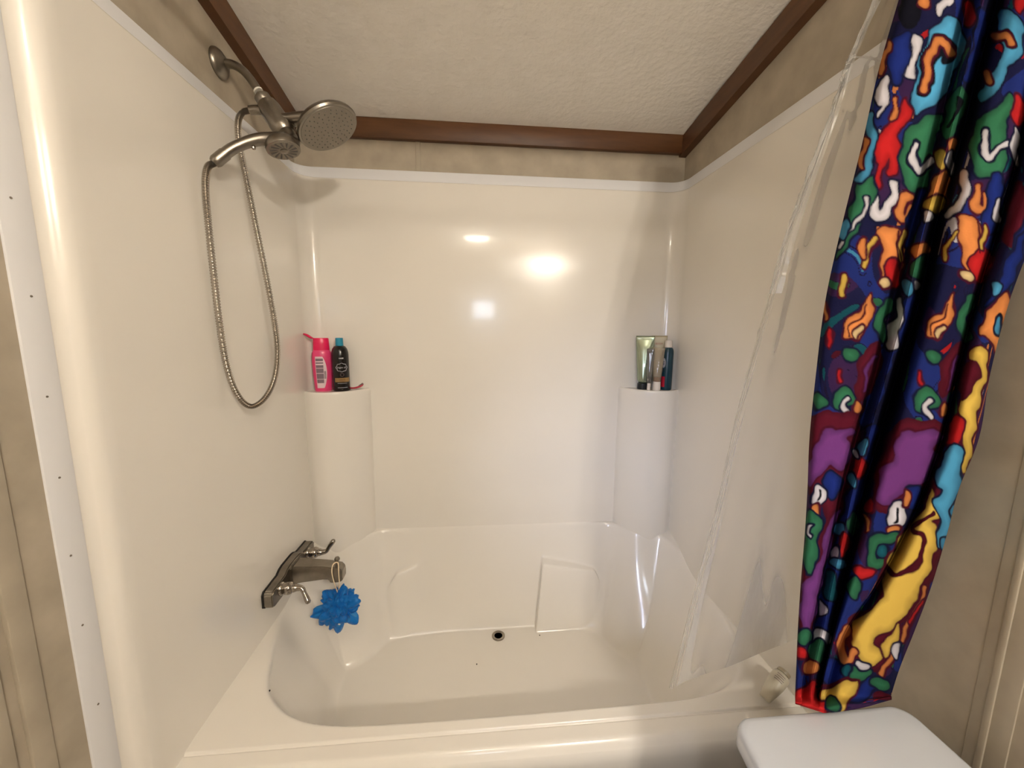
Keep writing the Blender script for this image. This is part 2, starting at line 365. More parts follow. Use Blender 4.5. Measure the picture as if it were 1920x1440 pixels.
link('valve_body', lathe([(0.012, .026), (0.023, .029), (0.0255, .042), (0.0265, .070), (0.028, .092), (0.026, .106), (0.016, .118)], b0, ad, 28), NICKEL, sh)
# rain head
rn = Vector((.505, -.09, -.86)).normalized(); rc_ = Vector((.238, -.392, 1.784))
Fr = frame(rn)
link('rain_head', lathe([(0.020, -.034), (0.045, -.026), (0.066, -.017), (0.0745, -.008), (0.0765, -.002), (0.0745, .0025), (0.070, .003)], rc_, rn, 48), NICKEL, sh)
FACE = mat('spray_face', (0.25, 0.22, 0.18), 0.45, 0.7)
fc = link('spray_face', lathe([(0.0705, .0015), (0.069, .004), (0.035, .005)], rc_, rn, 48), FACE, sh)
nz = []
for ring, cnt in ((.010, 5), (.020, 9), (.030, 13), (.040, 17), (.050, 21), (.060, 26)):
    for k in range(cnt):
        t = 2 * PI * k / cnt + ring * 37
        nz.append(lathe([(0.0013, 0), (0.0010, .0022)], rc_ + Fr @ Vector((ring * math.cos(t), ring * math.sin(t), .0038)), rn, 6))
tag(link('nozzles', merge(nz), NOZ, fc), kind='stuff')
nk = catmull([b0 + ad * .062, (.135, -.374, 1.806), (.175, -.378, 1.808), (.214, -.384, 1.806), rc_ - rn * .022], 24)
link('rain_neck', tube(nk, np.interp(np.linspace(0, 1, 24), [0, .3, .7, 1], [.022, .021, .026, .036]), 20, flat=.62, up=(0, 0, 1)), NICKEL, sh)
# hand shower cradled under the body
hs = thing('hand_shower', (.150, -.445, 1.70), 'small nickel hand shower clipped under the big shower head', 'hand shower')
hn = Vector((.281, -.125, -.953)).normalized(); hc = Vector((.152, -.446, 1.708)); Fh = frame(hn)
link('head', lathe([(0.016, -.030), (0.026, -.024), (0.034, -.014), (0.0375, -.003), (0.0365, .003), (0.033, .0035)], hc, hn, 36), NICKEL, hs)
hf = link('spray_face', lathe([(0.0335, .002), (0.032, .0045), (0.010, .005)], hc, hn, 36), FACE, hs)
sl = []
for k in range(14):
    t = 2 * PI * k / 14
    a = hc + Fh @ Vector((.012 * math.cos(t), .012 * math.sin(t), .0044)); b = hc + Fh @ Vector((.029 * math.cos(t + .25), .029 * math.sin(t + .25), .0040))
    sl.append(tube([a, (a + b) / 2, b], [.0010, .0022, .0026], 6))
tag(link('spray_slots', merge(sl), NOZ, hf), kind='stuff')
link('face_button', lathe([(0.0085, 0), (0.0085, .003), (0.006, .0042)], hc + hn * .0035, hn, 16), NICKEL, hf)
hp = catmull([hc - hn * .018 + Vector((.012, 0, 0)), (.120, -.455, 1.724), (.090, -.468, 1.712), (.060, -.482, 1.690), (.040, -.492, 1.668)], 30)
link('handle', tube(hp, np.interp(np.linspace(0, 1, 30), [0, .22, .6, 1], [.021, .0145, .0118, .0118]), 18), NICKEL, hs)
link('end_collar', tube(catmull([(.046, -.489, 1.675), (.034, -.4955, 1.660), (.026, -.499, 1.650)], 8), [.0130] * 6 + [.0118, .010], 16), NICKEL, hs)
link('trigger_knob', lathe([(0.004, 0), (0.0045, .006), (0.002, .009)], (.098, -.470, 1.700), (.2, -.6, -.75), 12), CHROME, hs)
link('cradle', tube(catmull([b0 + ad * .10, (.150, -.395, 1.748), (.158, -.418, 1.735), (.156, -.432, 1.727)], 14), np.linspace(.02, .015, 14), 16), NICKEL, sh)
# hose
hose = thing('shower_hose', (.05, -.40, 1.80), 'ribbed metal shower hose hanging in a loop on left wall', 'hose')
link('outlet_nut', tube(catmull([b0 + ad * .058 + Vector((-.014, -.003, .004)), (.067, AY - .004, 1.824), (.048, AY - .006, 1.821)], 12), [.0105] * 12, 16), NICKEL, hose)
hpts = [(.050, AY - .006, 1.8215), (.032, -.380, 1.814), (.022, -.384, 1.79), (.0225, -.388, 1.74), (.034, -.392, 1.66), (.050, -.398, 1.55), (.069, -.404, 1.42), (.083, -.410, 1.31), (.090, -.420, 1.225),
        (.083, -.434, 1.155), (.062, -.450, 1.108), (.036, -.465, 1.094), (.018, -.482, 1.13), (.011, -.498, 1.20), (.0105, -.508, 1.30), (.012, -.514, 1.42), (.0125, -.516, 1.53), (.013, -.514, 1.60), (.017, -.507, 1.638), (.027, -.4985, 1.651)]
n = 1900
hpath = catmull(hpts, n); rib = 0.0065 + 0.0010 * np.sin(np.linspace(0, 2 * PI * n / 5.5, n) + 0.4)
link('hose_tube', tube(hpath, rib, 12), STEEL, hose)

# ------------------------------------------------------------------ tub faucet
fa = thing('tub_faucet', (0.0, -.285, .525), 'nickel two handle bathtub faucet low on left wall', 'faucet')
Fx = Matrix(((0, 0, 1), (1, 0, 0), (0, 1, 0)))      # u -> world y, v -> world z, w -> world x
half = [(-.140, -.020), (-.140, .016), (-.132, .024), (-.062, .026), (-.046, .034), (-.030, .037), (.030, .037), (.046, .034), (.062, .026), (.132, .024), (.140, .016), (.140, -.020), (.132, -.026), (.062, -.028), (.046, -.034), (-.046, -.034), (-.062, -.028), (-.132, -.026)]
out = half
link('gasket', prism([(u * 1.012, v * 1.04) for u, v in out], (0.0, -.287, .527), Fx, .004, 0), DARK, fa)
link('escutcheon', prism(out, (.003, -.287, .527), Fx, .026, .003), NICKEL, fa)
# spout: rectangular tapering body with a dropped tip
def loft(sections):
    bm = bmesh.new(); rings = [[bm.verts.new(v) for v in s] for s in sections]
    for a, b in zip(rings, rings[1:]):
        for i in range(len(a)): bm.faces.new((a[i], a[(i + 1) % len(a)], b[(i + 1) % len(b)], b[i]))
    bm.faces.new(rings[0][::-1]); bm.faces.new(rings[-1])
    bmesh.ops.recalc_face_normals(bm, faces=bm.faces)
    bmesh.ops.bevel(bm, geom=[e for e in bm.edges if e.calc_face_angle(0) > .7], offset=.0025, segments=2, affect='EDGES')
    return sharp(bm_mesh(bm), 30)
def sec(x, hw, zt, zm, zb): return [(x, -.29 - hw * .8, zt), (x, -.29 + hw * .8, zt), (x, -.29 + hw, zm), (x, -.29 + hw * .9, zb), (x, -.29 - hw * .9, zb), (x, -.29 - hw, zm)]
link('spout', loft([sec(.026, .034, .557, .532, .498), sec(.06, .030, .555, .532, .503), (sec(.12, .026, .550, .529, .507)), sec(.138, .0255, .547, .526, .505), sec(.142, .0255, .546, .525, .494), sec(.168, .024, .541, .520, .494), sec(.178, .020, .532, .516, .497)]), NICKEL, fa)
link('spout_flange', prism([(-.037, -.034), (-.037, .03), (-.03, .036), (.03, .036), (.037, .03), (.037, -.034)], (.027, -.29, .527), Fx, .008, .002), NICKEL, fa)
link('diverter_knob', merge([lathe([(0.0035, -.006), (0.0032, .008), (0.0075, .012), (0.0085, .017), (0.006, .022), (0.002, .023)], (.158, -.289, .545), seg=18)]), NICKEL, fa)
for (y, dirv) in ((-.195, (.55, .10, .83)), (-.378, (.42, -.28, -.72))):
    z = .53
    h = link('handle', lathe([(0.0195, .029), (0.0195, .032), (0.0165, .036), (0.0175, .044), (0.0185, .052), (0.016, .059), (0.0115, .062), (0.0125, .066), (0.0105, .071), (0.0085, .078), (0.004, .082)], (0, y, z), (1, 0, 0), 24), CHROME, fa)
    d = Vector(dirv).normalized(); s0 = Vector((.074, y, z))
    lp = catmull([s0, s0 + Vector((.012, 0, 0)) + d * .004, s0 + Vector((.013, 0, 0)) + d * .022, s0 + Vector((.013, 0, 0)) + d * .050], 22)
    link('lever', tube(lp, np.interp(np.linspace(0, 1, 22), [0, .3, .6, .85, .95, 1], [.0095, .0075, .0062, .0080, .0078, .004]), 16), CHROME, h)

# ------------------------------------------------------------------ blue bath puff
pf = thing('bath_puff', (.158, -.30, .41), 'blue mesh bath puff hanging by a cord from the faucet spout', 'bath puff')
MESHB = None
m, nt, b = nodes('puff_netting'); MESHB = m
b.inputs['Base Color'].default_value = (*srgb(0, 140, 222), 1); b.inputs['Roughness'].default_value = 0.45
b.inputs['Sheen Weight'].default_value = 0.3
tr = nt.nodes.new('ShaderNodeBsdfTransparent'); tr.inputs[0].default_value = (*srgb(120, 195, 240), 1)
mx = nt.nodes.new('ShaderNodeMixShader'); tl = nt.nodes.new('ShaderNodeBsdfTranslucent'); tl.inputs[0].default_value = (*srgb(0, 140, 230), 1)
m2 = nt.nodes.new('ShaderNodeMixShader'); m2.inputs[0].default_value = .35
vo = nt.nodes.new('ShaderNodeTexVoronoi'); vo.inputs['Scale'].default_value = 420; vo.feature = 'DISTANCE_TO_EDGE'
rp = nt.nodes.new('ShaderNodeValToRGB'); rp.color_ramp.elements[0].position = .05; rp.color_ramp.elements[1].position = .22
rp.color_ramp.elements[0].color = (.95, .95, .95, 1); rp.color_ramp.elements[1].color = (.30, .30, .30, 1)
nt.links.new(vo.outputs[0], rp.inputs[0]); nt.links.new(rp.outputs[0], mx.inputs[0])
nt.links.new(b.outputs[0], m2.inputs[1]); nt.links.new(tl.outputs[0], m2.inputs[2])
nt.links.new(tr.outputs[0], mx.inputs[1]); nt.links.new(m2.outputs[0], mx.inputs[2])
nt.links.new(mx.outputs[0], nt.nodes['Material Output'].inputs['Surface'])
rr = random.Random(11)
pc = Vector((.158, -.302, .406))
def ruffle(d, r0, r1, w, ph):
    """one curled loop of netting from the core outwards along d"""
    d = Vector(d).normalized(); Fm = frame(d, (rr.uniform(-1, 1), rr.uniform(-1, 1), rr.uniform(-1, 1)))
    rows = []
    nu, nv = 9, 8
    curl = rr.uniform(-.5, .5)
    for i in range(nu):
        s = i / (nu - 1); a = s * PI
        rad = r0 + (r1 - r0) * math.sin(a) ** .8
        lat = -math.cos(a) * w * (0.55 + .45 * math.sin(a))
        row = []
        for j in range(nv):
            v = j / (nv - 1) - .5
            ww = w * (1.1 + .3 * math.sin(a))
            off = v * ww * 1.25; wob = .004 * math.sin(9 * v + 5 * s + ph)
            rd = rad * (1 - .9 * v * v) + wob
            row.append(pc + Fm @ Vector((lat + curl * off * .4 + wob, off, rd)))
        rows.append(row)
    return grid_mesh(np.array(rows))
parts = []
for k in range(78):
    zc = 1 - 2 * (k + .5) / 78; t = k * 2.39996
    d = (math.sqrt(1 - zc * zc) * math.cos(t), math.sqrt(1 - zc * zc) * math.sin(t), zc)
    d = tuple(c + rr.uniform(-.18, .18) for c in d)
    parts.append(ruffle(d, .010, rr.uniform(.040, .063), rr.uniform(.013, .020), rr.uniform(0, 6)))
for d, r1, w in (((.9, -.2, .42), .083, .020), ((.85, -.3, -.5), .084, .018), ((-.9, -.3, -.1), .080, .02), ((.1, -.3, -.95), .078, .02), ((.35, -.1, .9), .080, .016), ((-.3, -.2, -.9), .072, .018), ((-.75, -.3, -.62), .074, .017), ((-.55, 0, .8), .070, .018), ((.95, -.1, .0), .070, .016)):
    parts.append(ruffle(d, .010, r1, w, 1.0))
tag(link('netting', merge(parts), MESHB, pf), kind='stuff')
CORD = mat('cream_cord', srgb(225, 205, 175), .7)
cp = catmull([(.160, -.305, .455), (.155, -.316, .50), (.1515, -.319, .535), (.1515, -.309, .553), (.157, -.2995, .5555), (.1645, -.300, .5535), (.169, -.310, .543), (.171, -.3165, .525), (.1705, -.315, .49), (.162, -.305, .455)], 60)
link('cord', tube(cp, .0018, 8), CORD, pf)

# ------------------------------------------------------------------ bottles on the corner shelves
def patch(center, ax, ay, rotz, prof, a0, a1, z0, z1, nx=8, nz=4, lift=.0006, mask=None):
    """curved label patch on an elliptical bottle; prof(z) = relative radius"""
    P = np.zeros((nz, nx, 3)); c, s = math.cos(rotz), math.sin(rotz)
    for i, z in enumerate(np.linspace(z0, z1, nz)):
        k = prof(z)
        for j, a in enumerate(np.linspace(a0, a1, nx)):
            x = (ax * k + lift) * math.cos(a); y = (ay * k + lift) * math.sin(a)
            P[i, j] = (center[0] + c * x - s * y, center[1] + s * x + c * y, center[2] + z)
    return grid_mesh(P)
def profile_fn(pr, rmax):
    hs_ = [h for r, h in pr]; rs = [r / rmax for r, h in pr]
    return lambda z: float(np.interp(z, hs_, rs))
# pink bottle
c = Vector((.0545, -.0460, SHZ)); ax, ay, rz = .0325, .0185, math.radians(20)
pb = thing('shampoo_bottle', c, 'pink bottle with open flip cap on the left corner shelf', 'bottle', None)
pr = [(.80, 0), (.86, .003), (.90, .03), (.955, .06), (1.0, .095), (1.0, .12), (.965, .135), (.87, .143), (.80, .146)]
link('body', lathe(pr, c, seg=36, sx=ax, sy=ay, rotz=rz, up=(0, 1, 0)), PINK, pb)
pf_ = profile_fn(pr, 1.0)
VA = lambda cx, cy, rot: math.atan2(-1.467 - cy, .608 - cx) - rot      # direction of the bottle's broad face, in its own frame
va = -PI / 2
P = []
for z in np.linspace(.012, .124, 16):
    q = (z - .012) / .112; r_ = .44 * math.sin(PI * min(1, max(0, q * .93 + .05))) ** .6
    P.append([(c[0] + math.cos(rz) * x - math.sin(rz) * y, c[1] + math.sin(rz) * x + math.cos(rz) * y, c[2] + z) for x, y in [((ax * pf_(z) + .0006) * math.cos(t), (ay * pf_(z) + .0006) * math.sin(t)) for t in np.linspace(va - .72, va + r_ * 1.15 - .05, 12)]])
lb = link('label', grid_mesh(np.array(P)), LABELW, pb)
blk = []
for z0, z1 in ((.108, .117), (.099, .104), (.084, .094), (.066, .082), (.045, .064), (.030, .043)):
    blk.append(patch(c, ax, ay, rz, pf_, va - .66, va + .10, z0, z1, 8, 3, lift=.0010))
link('label_text_block', merge(blk), PRINTG, lb)
bars = [patch(c, ax, ay, rz, pf_, va + .14 , va + .34, z, z + .0011, 4, 2, lift=.0011) for z in np.arange(.046, .072, .0021)]
link('barcode', merge(bars), PRINTK, lb)
link('shoulder_cap', lathe([(.80, .146), (.80, .150), (.78, .168), (.76, .186), (.70, .1885)], c, seg=36, sx=ax * 1.02, sy=ay * 1.0, rotz=rz, up=(0, 1, 0)), PINKCAP, pb)
fl = catmull([c + Vector((-.022, -.006, .187)), c + Vector((-.030, -.008, .190)), c + Vector((-.042, -.012, .199)), c + Vector((-.052, -.015, .203))], 12)
link('flip_lid', tube(fl, [.004, .007, .010, .012, .013, .0135, .0135, .013, .012, .011, .009, .005], 16, flat=.32, up=(.45, .1, .9)), PINKCAP, pb)
tag(pb, 'pink squeeze bottle with open flip lid on the left corner shelf', 'bottle', 'bottles on the left corner shelf')
# black bottle
c = Vector((.1165, -.0440, SHZ)); ax = ay = .0285; rz = math.radians(-90) + math.atan2(1.42, .49) - PI / 2 + PI
bb = thing('shampoo_bottle', c, 'dark brown round bottle with teal cap on the left corner shelf', 'bottle', 'bottles on the left corner shelf')
pr = [(.93, 0), (.98, .002), (1.0, .006), (1.0, .128), (.97, .140), (.86, .151), (.66, .159), (.48, .162)]
link('body', lathe([(r * ax, h) for r, h in pr], c, seg=36), BLACKP, bb)
link('cap', lathe([(.0128, .160), (.0132, .163), (.0128, .188), (.0115, .1895)], c, seg=28), TEALCAP, bb)
f1 = profile_fn(pr, 1.0); va = math.atan2(-1.42, .49)
def on_bottle(a, z, lift=.0012): k = f1(z) * ax + lift; return (c[0] + k * math.cos(a), c[1] + k * math.sin(a), c[2] + z)
ring = []
for t in np.linspace(0, 2 * PI, 60):
    w = 1 + .07 * math.cos(8 * t); ring.append(on_bottle(va + .12 + .62 * w * math.cos(t), .086 + .0145 * w * math.sin(t)))
link('medallion_ring', tube(ring, .0009, 6, cap=False), SILV, bb)
ring = [on_bottle(va + .12 + .20 * math.cos(t), .060 + .0055 * math.sin(t)) for t in np.linspace(0, 2 * PI, 24)]
link('round_mark', tube(ring, .0004, 6, cap=False), PRINTG, bb)
link('gold_band', patch(c, ax, ay, 0, f1, va - .75, va + 1.1, .034, .049, 14, 3, lift=.0008), GOLD, bb)
def text_mesh(txt, size, place, m, parent, name, bold=0.0):
    """flat lettering bent onto a surface: place(u, v) -> world point"""
    cu = bpy.data.curves.new('txt', 'FONT'); cu.body = txt; cu.size = size; cu.align_x = 'CENTER'; cu.resolution_u = 2; cu.offset = bold
    o = bpy.data.objects.new('txt', cu); COL.objects.link(o)
    dg = bpy.context.evaluated_depsgraph_get(); me = bpy.data.meshes.new_from_object(o.evaluated_get(dg))
    COL.objects.unlink(o); bpy.data.objects.remove(o)
    for v in me.vertices: v.co = Vector(place(v.co.x, v.co.y))
    return link(name, me, m, parent, False)
def wrap(z0, da=0.12): return lambda u, v: on_bottle(va + da + u / ax, z0 + v, .0013)
text_mesh('HASK', .0062, wrap(.1165), WPRINT, bb, 'lettering', .0001)
text_mesh('argan oil', .0088, wrap(.0835), SILV, bb, 'lettering', .0001)
text_mesh('repairing', .0052, wrap(.0428), BLACKP, bb, 'lettering')
text_mesh('shampoo', .0052, wrap(.0362), BLACKP, bb, 'lettering')
lines = [patch(c, ax, ay, 0, f1, va - .45, va + .70, z, z + h, 10, 2, lift=.0009) for z, h in ((.029, .0012), (.0135, .0016))]
link('fine_print', merge(lines), SILV, bb)
# pink razor
c = Vector((.158, -.030, SHZ))
rz_ = thing('razor', c, 'pink razor lying on left corner shelf right of dark bottle', 'razor')
link('razor_handle', tube(catmull([(.138, -.020, SHZ + .005), (.158, -.030, SHZ + .007), (.176, -.036, SHZ + .013), (.190, -.038, SHZ + .022)], 24), np.interp(np.linspace(0, 1, 24), [0, .5, .9, 1], [.003, .0034, .0042, .003]), 12), plain('coral_pink', (205, 60, 85), .35), rz_)
link('razor_grip', tube(catmull([(.176, -.0365, SHZ + .0145), (.184, -.038, SHZ + .020), (.190, -.0385, SHZ + .0245)], 8), .0036, 10), plain('razor_grey', (120, 95, 90), .4), rz_)
link('razor_head', box((.118, -.0155, SHZ), (.138, -.0115, SHZ + .010), .0015), plain('razor_grey2', (150, 120, 125), .4), rz_)

# ---- right shelf
def squeeze_tube(c, w, h, caph, capr, rot, m, mc, wall=None):
    """tube standing on its cap, flattening to a crimped seam at the top"""
    rows = []; n = 32
    for s in np.linspace(0, 1, 22):
        z = caph + (h - caph) * s
        hw = np.interp(s, [0, .04, .10, .5, .95, 1], [capr * .75, capr * .98, capr * 1.05, (capr + w) / 2 * 1.02, w, w])
        ht = np.interp(s, [0, .04, .10, .35, .75, .93, .95, 1], [capr * .75, capr * .98, capr * 1.02, capr * .92, capr * .45, .0022, .0013, .0013])
        rows.append([c + Matrix.Rotation(rot, 3, 'Z') @ Vector((hw * math.cos(t), ht * math.sin(t), z)) for t in np.linspace(0, 2 * PI, n, endpoint=False)])
    rows = [[c + Vector((0, 0, caph))] * n] + rows + [[(rows[-1][0] + rows[-1][n // 2]) / 2] * n]
    return grid_mesh(np.array(rows), True)
rotR = -math.radians(24)
c = Vector((1.2465, -.036, SHZ))
t = thing('cream_tube', c, 'shiny silver green tube standing on a charcoal cap on right shelf', 'tube', 'tubes on the right corner shelf')
link('body', squeeze_tube(c, .034, .205, .024, .0215, rotR, TUBEG, DCAP), TUBEG, t)
link('cap', lathe([(.0205, 0), (.021, .002), (.0205, .022), (.016, .025)], c, seg=28), DCAP, t)
c = Vector((1.309, -.0225, SHZ))
t = thing('cream_tube', c, 'beige tube at the back of right shelf behind the clear tubes', 'tube', 'tubes on the right corner shelf')
link('body', squeeze_tube(c, .029, .206, .02, .016, rotR, TUBEB, DCAP), TUBEB, t)
link('cap', lathe([(.0155, 0), (.016, .002), (.0155, .019)], c, seg=24), WCAP, t)
text_mesh('BODY', .010, lambda u, v: tuple(c + Matrix.Rotation(rotR, 3, 'Z') @ Vector((u, -.0105 + (v > 0) * 0, .172 + v)) ), plain('red_ink', (150, 70, 55), .5), t, 'lettering')
c = Vector((1.2595, -.0610, SHZ))
t = thing('travel_tube', c, 'thin smoky travel tube with small white cap on right shelf', 'tube', 'tubes on the right corner shelf')
link('body', squeeze_tube(c, .0135, .158, .026, .0095, rotR, SMOKET, WCAP), SMOKET, t)
link('dark_gel', lathe([(.005, .0275), (.0085, .030), (.0088, .045), (.004, .050)], c, seg=20), plain('dark_gel', (38, 16, 16), .3), t)
link('cap', lathe([(.0062, 0), (.0066, .002), (.0062, .027)], c, seg=20), WCAP, t)
c = Vector((1.2885, -.0655, SHZ))
t = thing('travel_tube', c, 'clear travel tube with amber liquid and wide white cap on right shelf', 'tube', 'tubes on the right corner shelf')
link('body', squeeze_tube(c, .022, .162, .030, .0138, rotR, CLEART, WCAP), CLEART, t)
link('amber_liquid', lathe([(.009, .0315), (.0128, .034), (.0132, .050), (.0128, .0505)], c, seg=24), AMBER, t)
link('cap', lathe([(.0142, 0), (.0146, .002), (.0135, .033)], c, seg=24), WCAP, t)
# dark teal bottle
c = Vector((1.330, -.0560, SHZ)); ax = .0205
t = thing('body_wash_bottle', c, 'dark teal bottle with white cap at the right end of shelf', 'bottle')
pr = [(.92, 0), (.98, .002), (1, .006), (1, .140), (.95, .152), (.78, .160), (.6, .163)]
link('body', lathe([(r * ax, h) for r, h in pr], c, seg=32), TEALB, t)
link('cap', lathe([(.0128, .162), (.0132, .165), (.0125, .187), (.0115, .1885)], c, seg=24), WCAP, t)
f1 = profile_fn(pr, 1.0); va = math.atan2(-1.411, -.722)
ay = ax
link('round_badge', grid_mesh(np.array([[on_bottle(va - .62 + .36 * r * math.cos(q), .104 + .019 * r * math.sin(q), .0008) for q in np.linspace(0, 2 * PI, 25)] for r in (1e-3, .5, 1.0)])), SILV, t)
link('red_label', patch(c, ax, ay, 0, f1, va - .95, va - .25, .012, .052, 8, 3, lift=.0008), REDP, t)
lines = [patch(c, ax, ay, 0, f1, va - .8, va - .45, z, z + .0022, 5, 2, lift=.0012) for z in (.108, .102, .097, .078, .073)]
link('badge_print', merge(lines), PRINTK, t)

# ------------------------------------------------------------------ small lotion bottle lying on the tub rim corner
p0, p1 = Vector((1.281, -.7285, RIM + .012)), Vector((1.346, -.704, RIM + .053))
d = (p1 - p0).normalized(); L = (p1 - p0).length
lo = thing('lotion_bottle', (1.335, -.685, RIM), 'small white lotion bottle lying on the tub rim corner near curtain', 'bottle')
LOT = plain('cloudy_white_plastic', (205, 198, 180), .35)
rows = []
Fq = frame(d)
for s, hw, ht in ((0, .001, .0005), (.0, .012, .002), (.08, .0135, .005), (.3, .0160, .0115), (.55, .0185, .0170), (.8, .019, .0185), (.9, .0165, .0165), (.93, .011, .011)):
    rows.append([p0 + d * (L * s) + Fq @ Vector((hw * math.cos(q), ht * math.sin(q), 0)) for q in np.linspace(0, 2 * PI, 24, endpoint=False)])
link('body', grid_mesh(np.array(rows), True), LOT, lo)
link('cap', lathe([(.0140, L * .93), (.0145, L * .95), (.014, L * 1.03), (.010, L * 1.045)], p0, d, 24), plain('grey_cap', (150, 140, 120), .4), lo)
vw = (Vector((.608, -1.467, 1.293)) - (p0 + p1) / 2).normalized(); sd = d.cross(vw).normalized(); vn = sd.cross(d)
ln = []
for s, w in ((.62, .009), (.68, .010), (.74, .008), (.80, .009)):
    P = [[p0 + d * (L * s + e) + sd * (u * w) + vn * (math.sqrt(max(0, .0182 ** 2 - (u * w) ** 2)) + .0006) for u in np.linspace(-1, 1, 7)] for e in (0, .0012)]
    ln.append(grid_mesh(np.array(P)))
link('fine_print', merge(ln), PRINTG, lo)

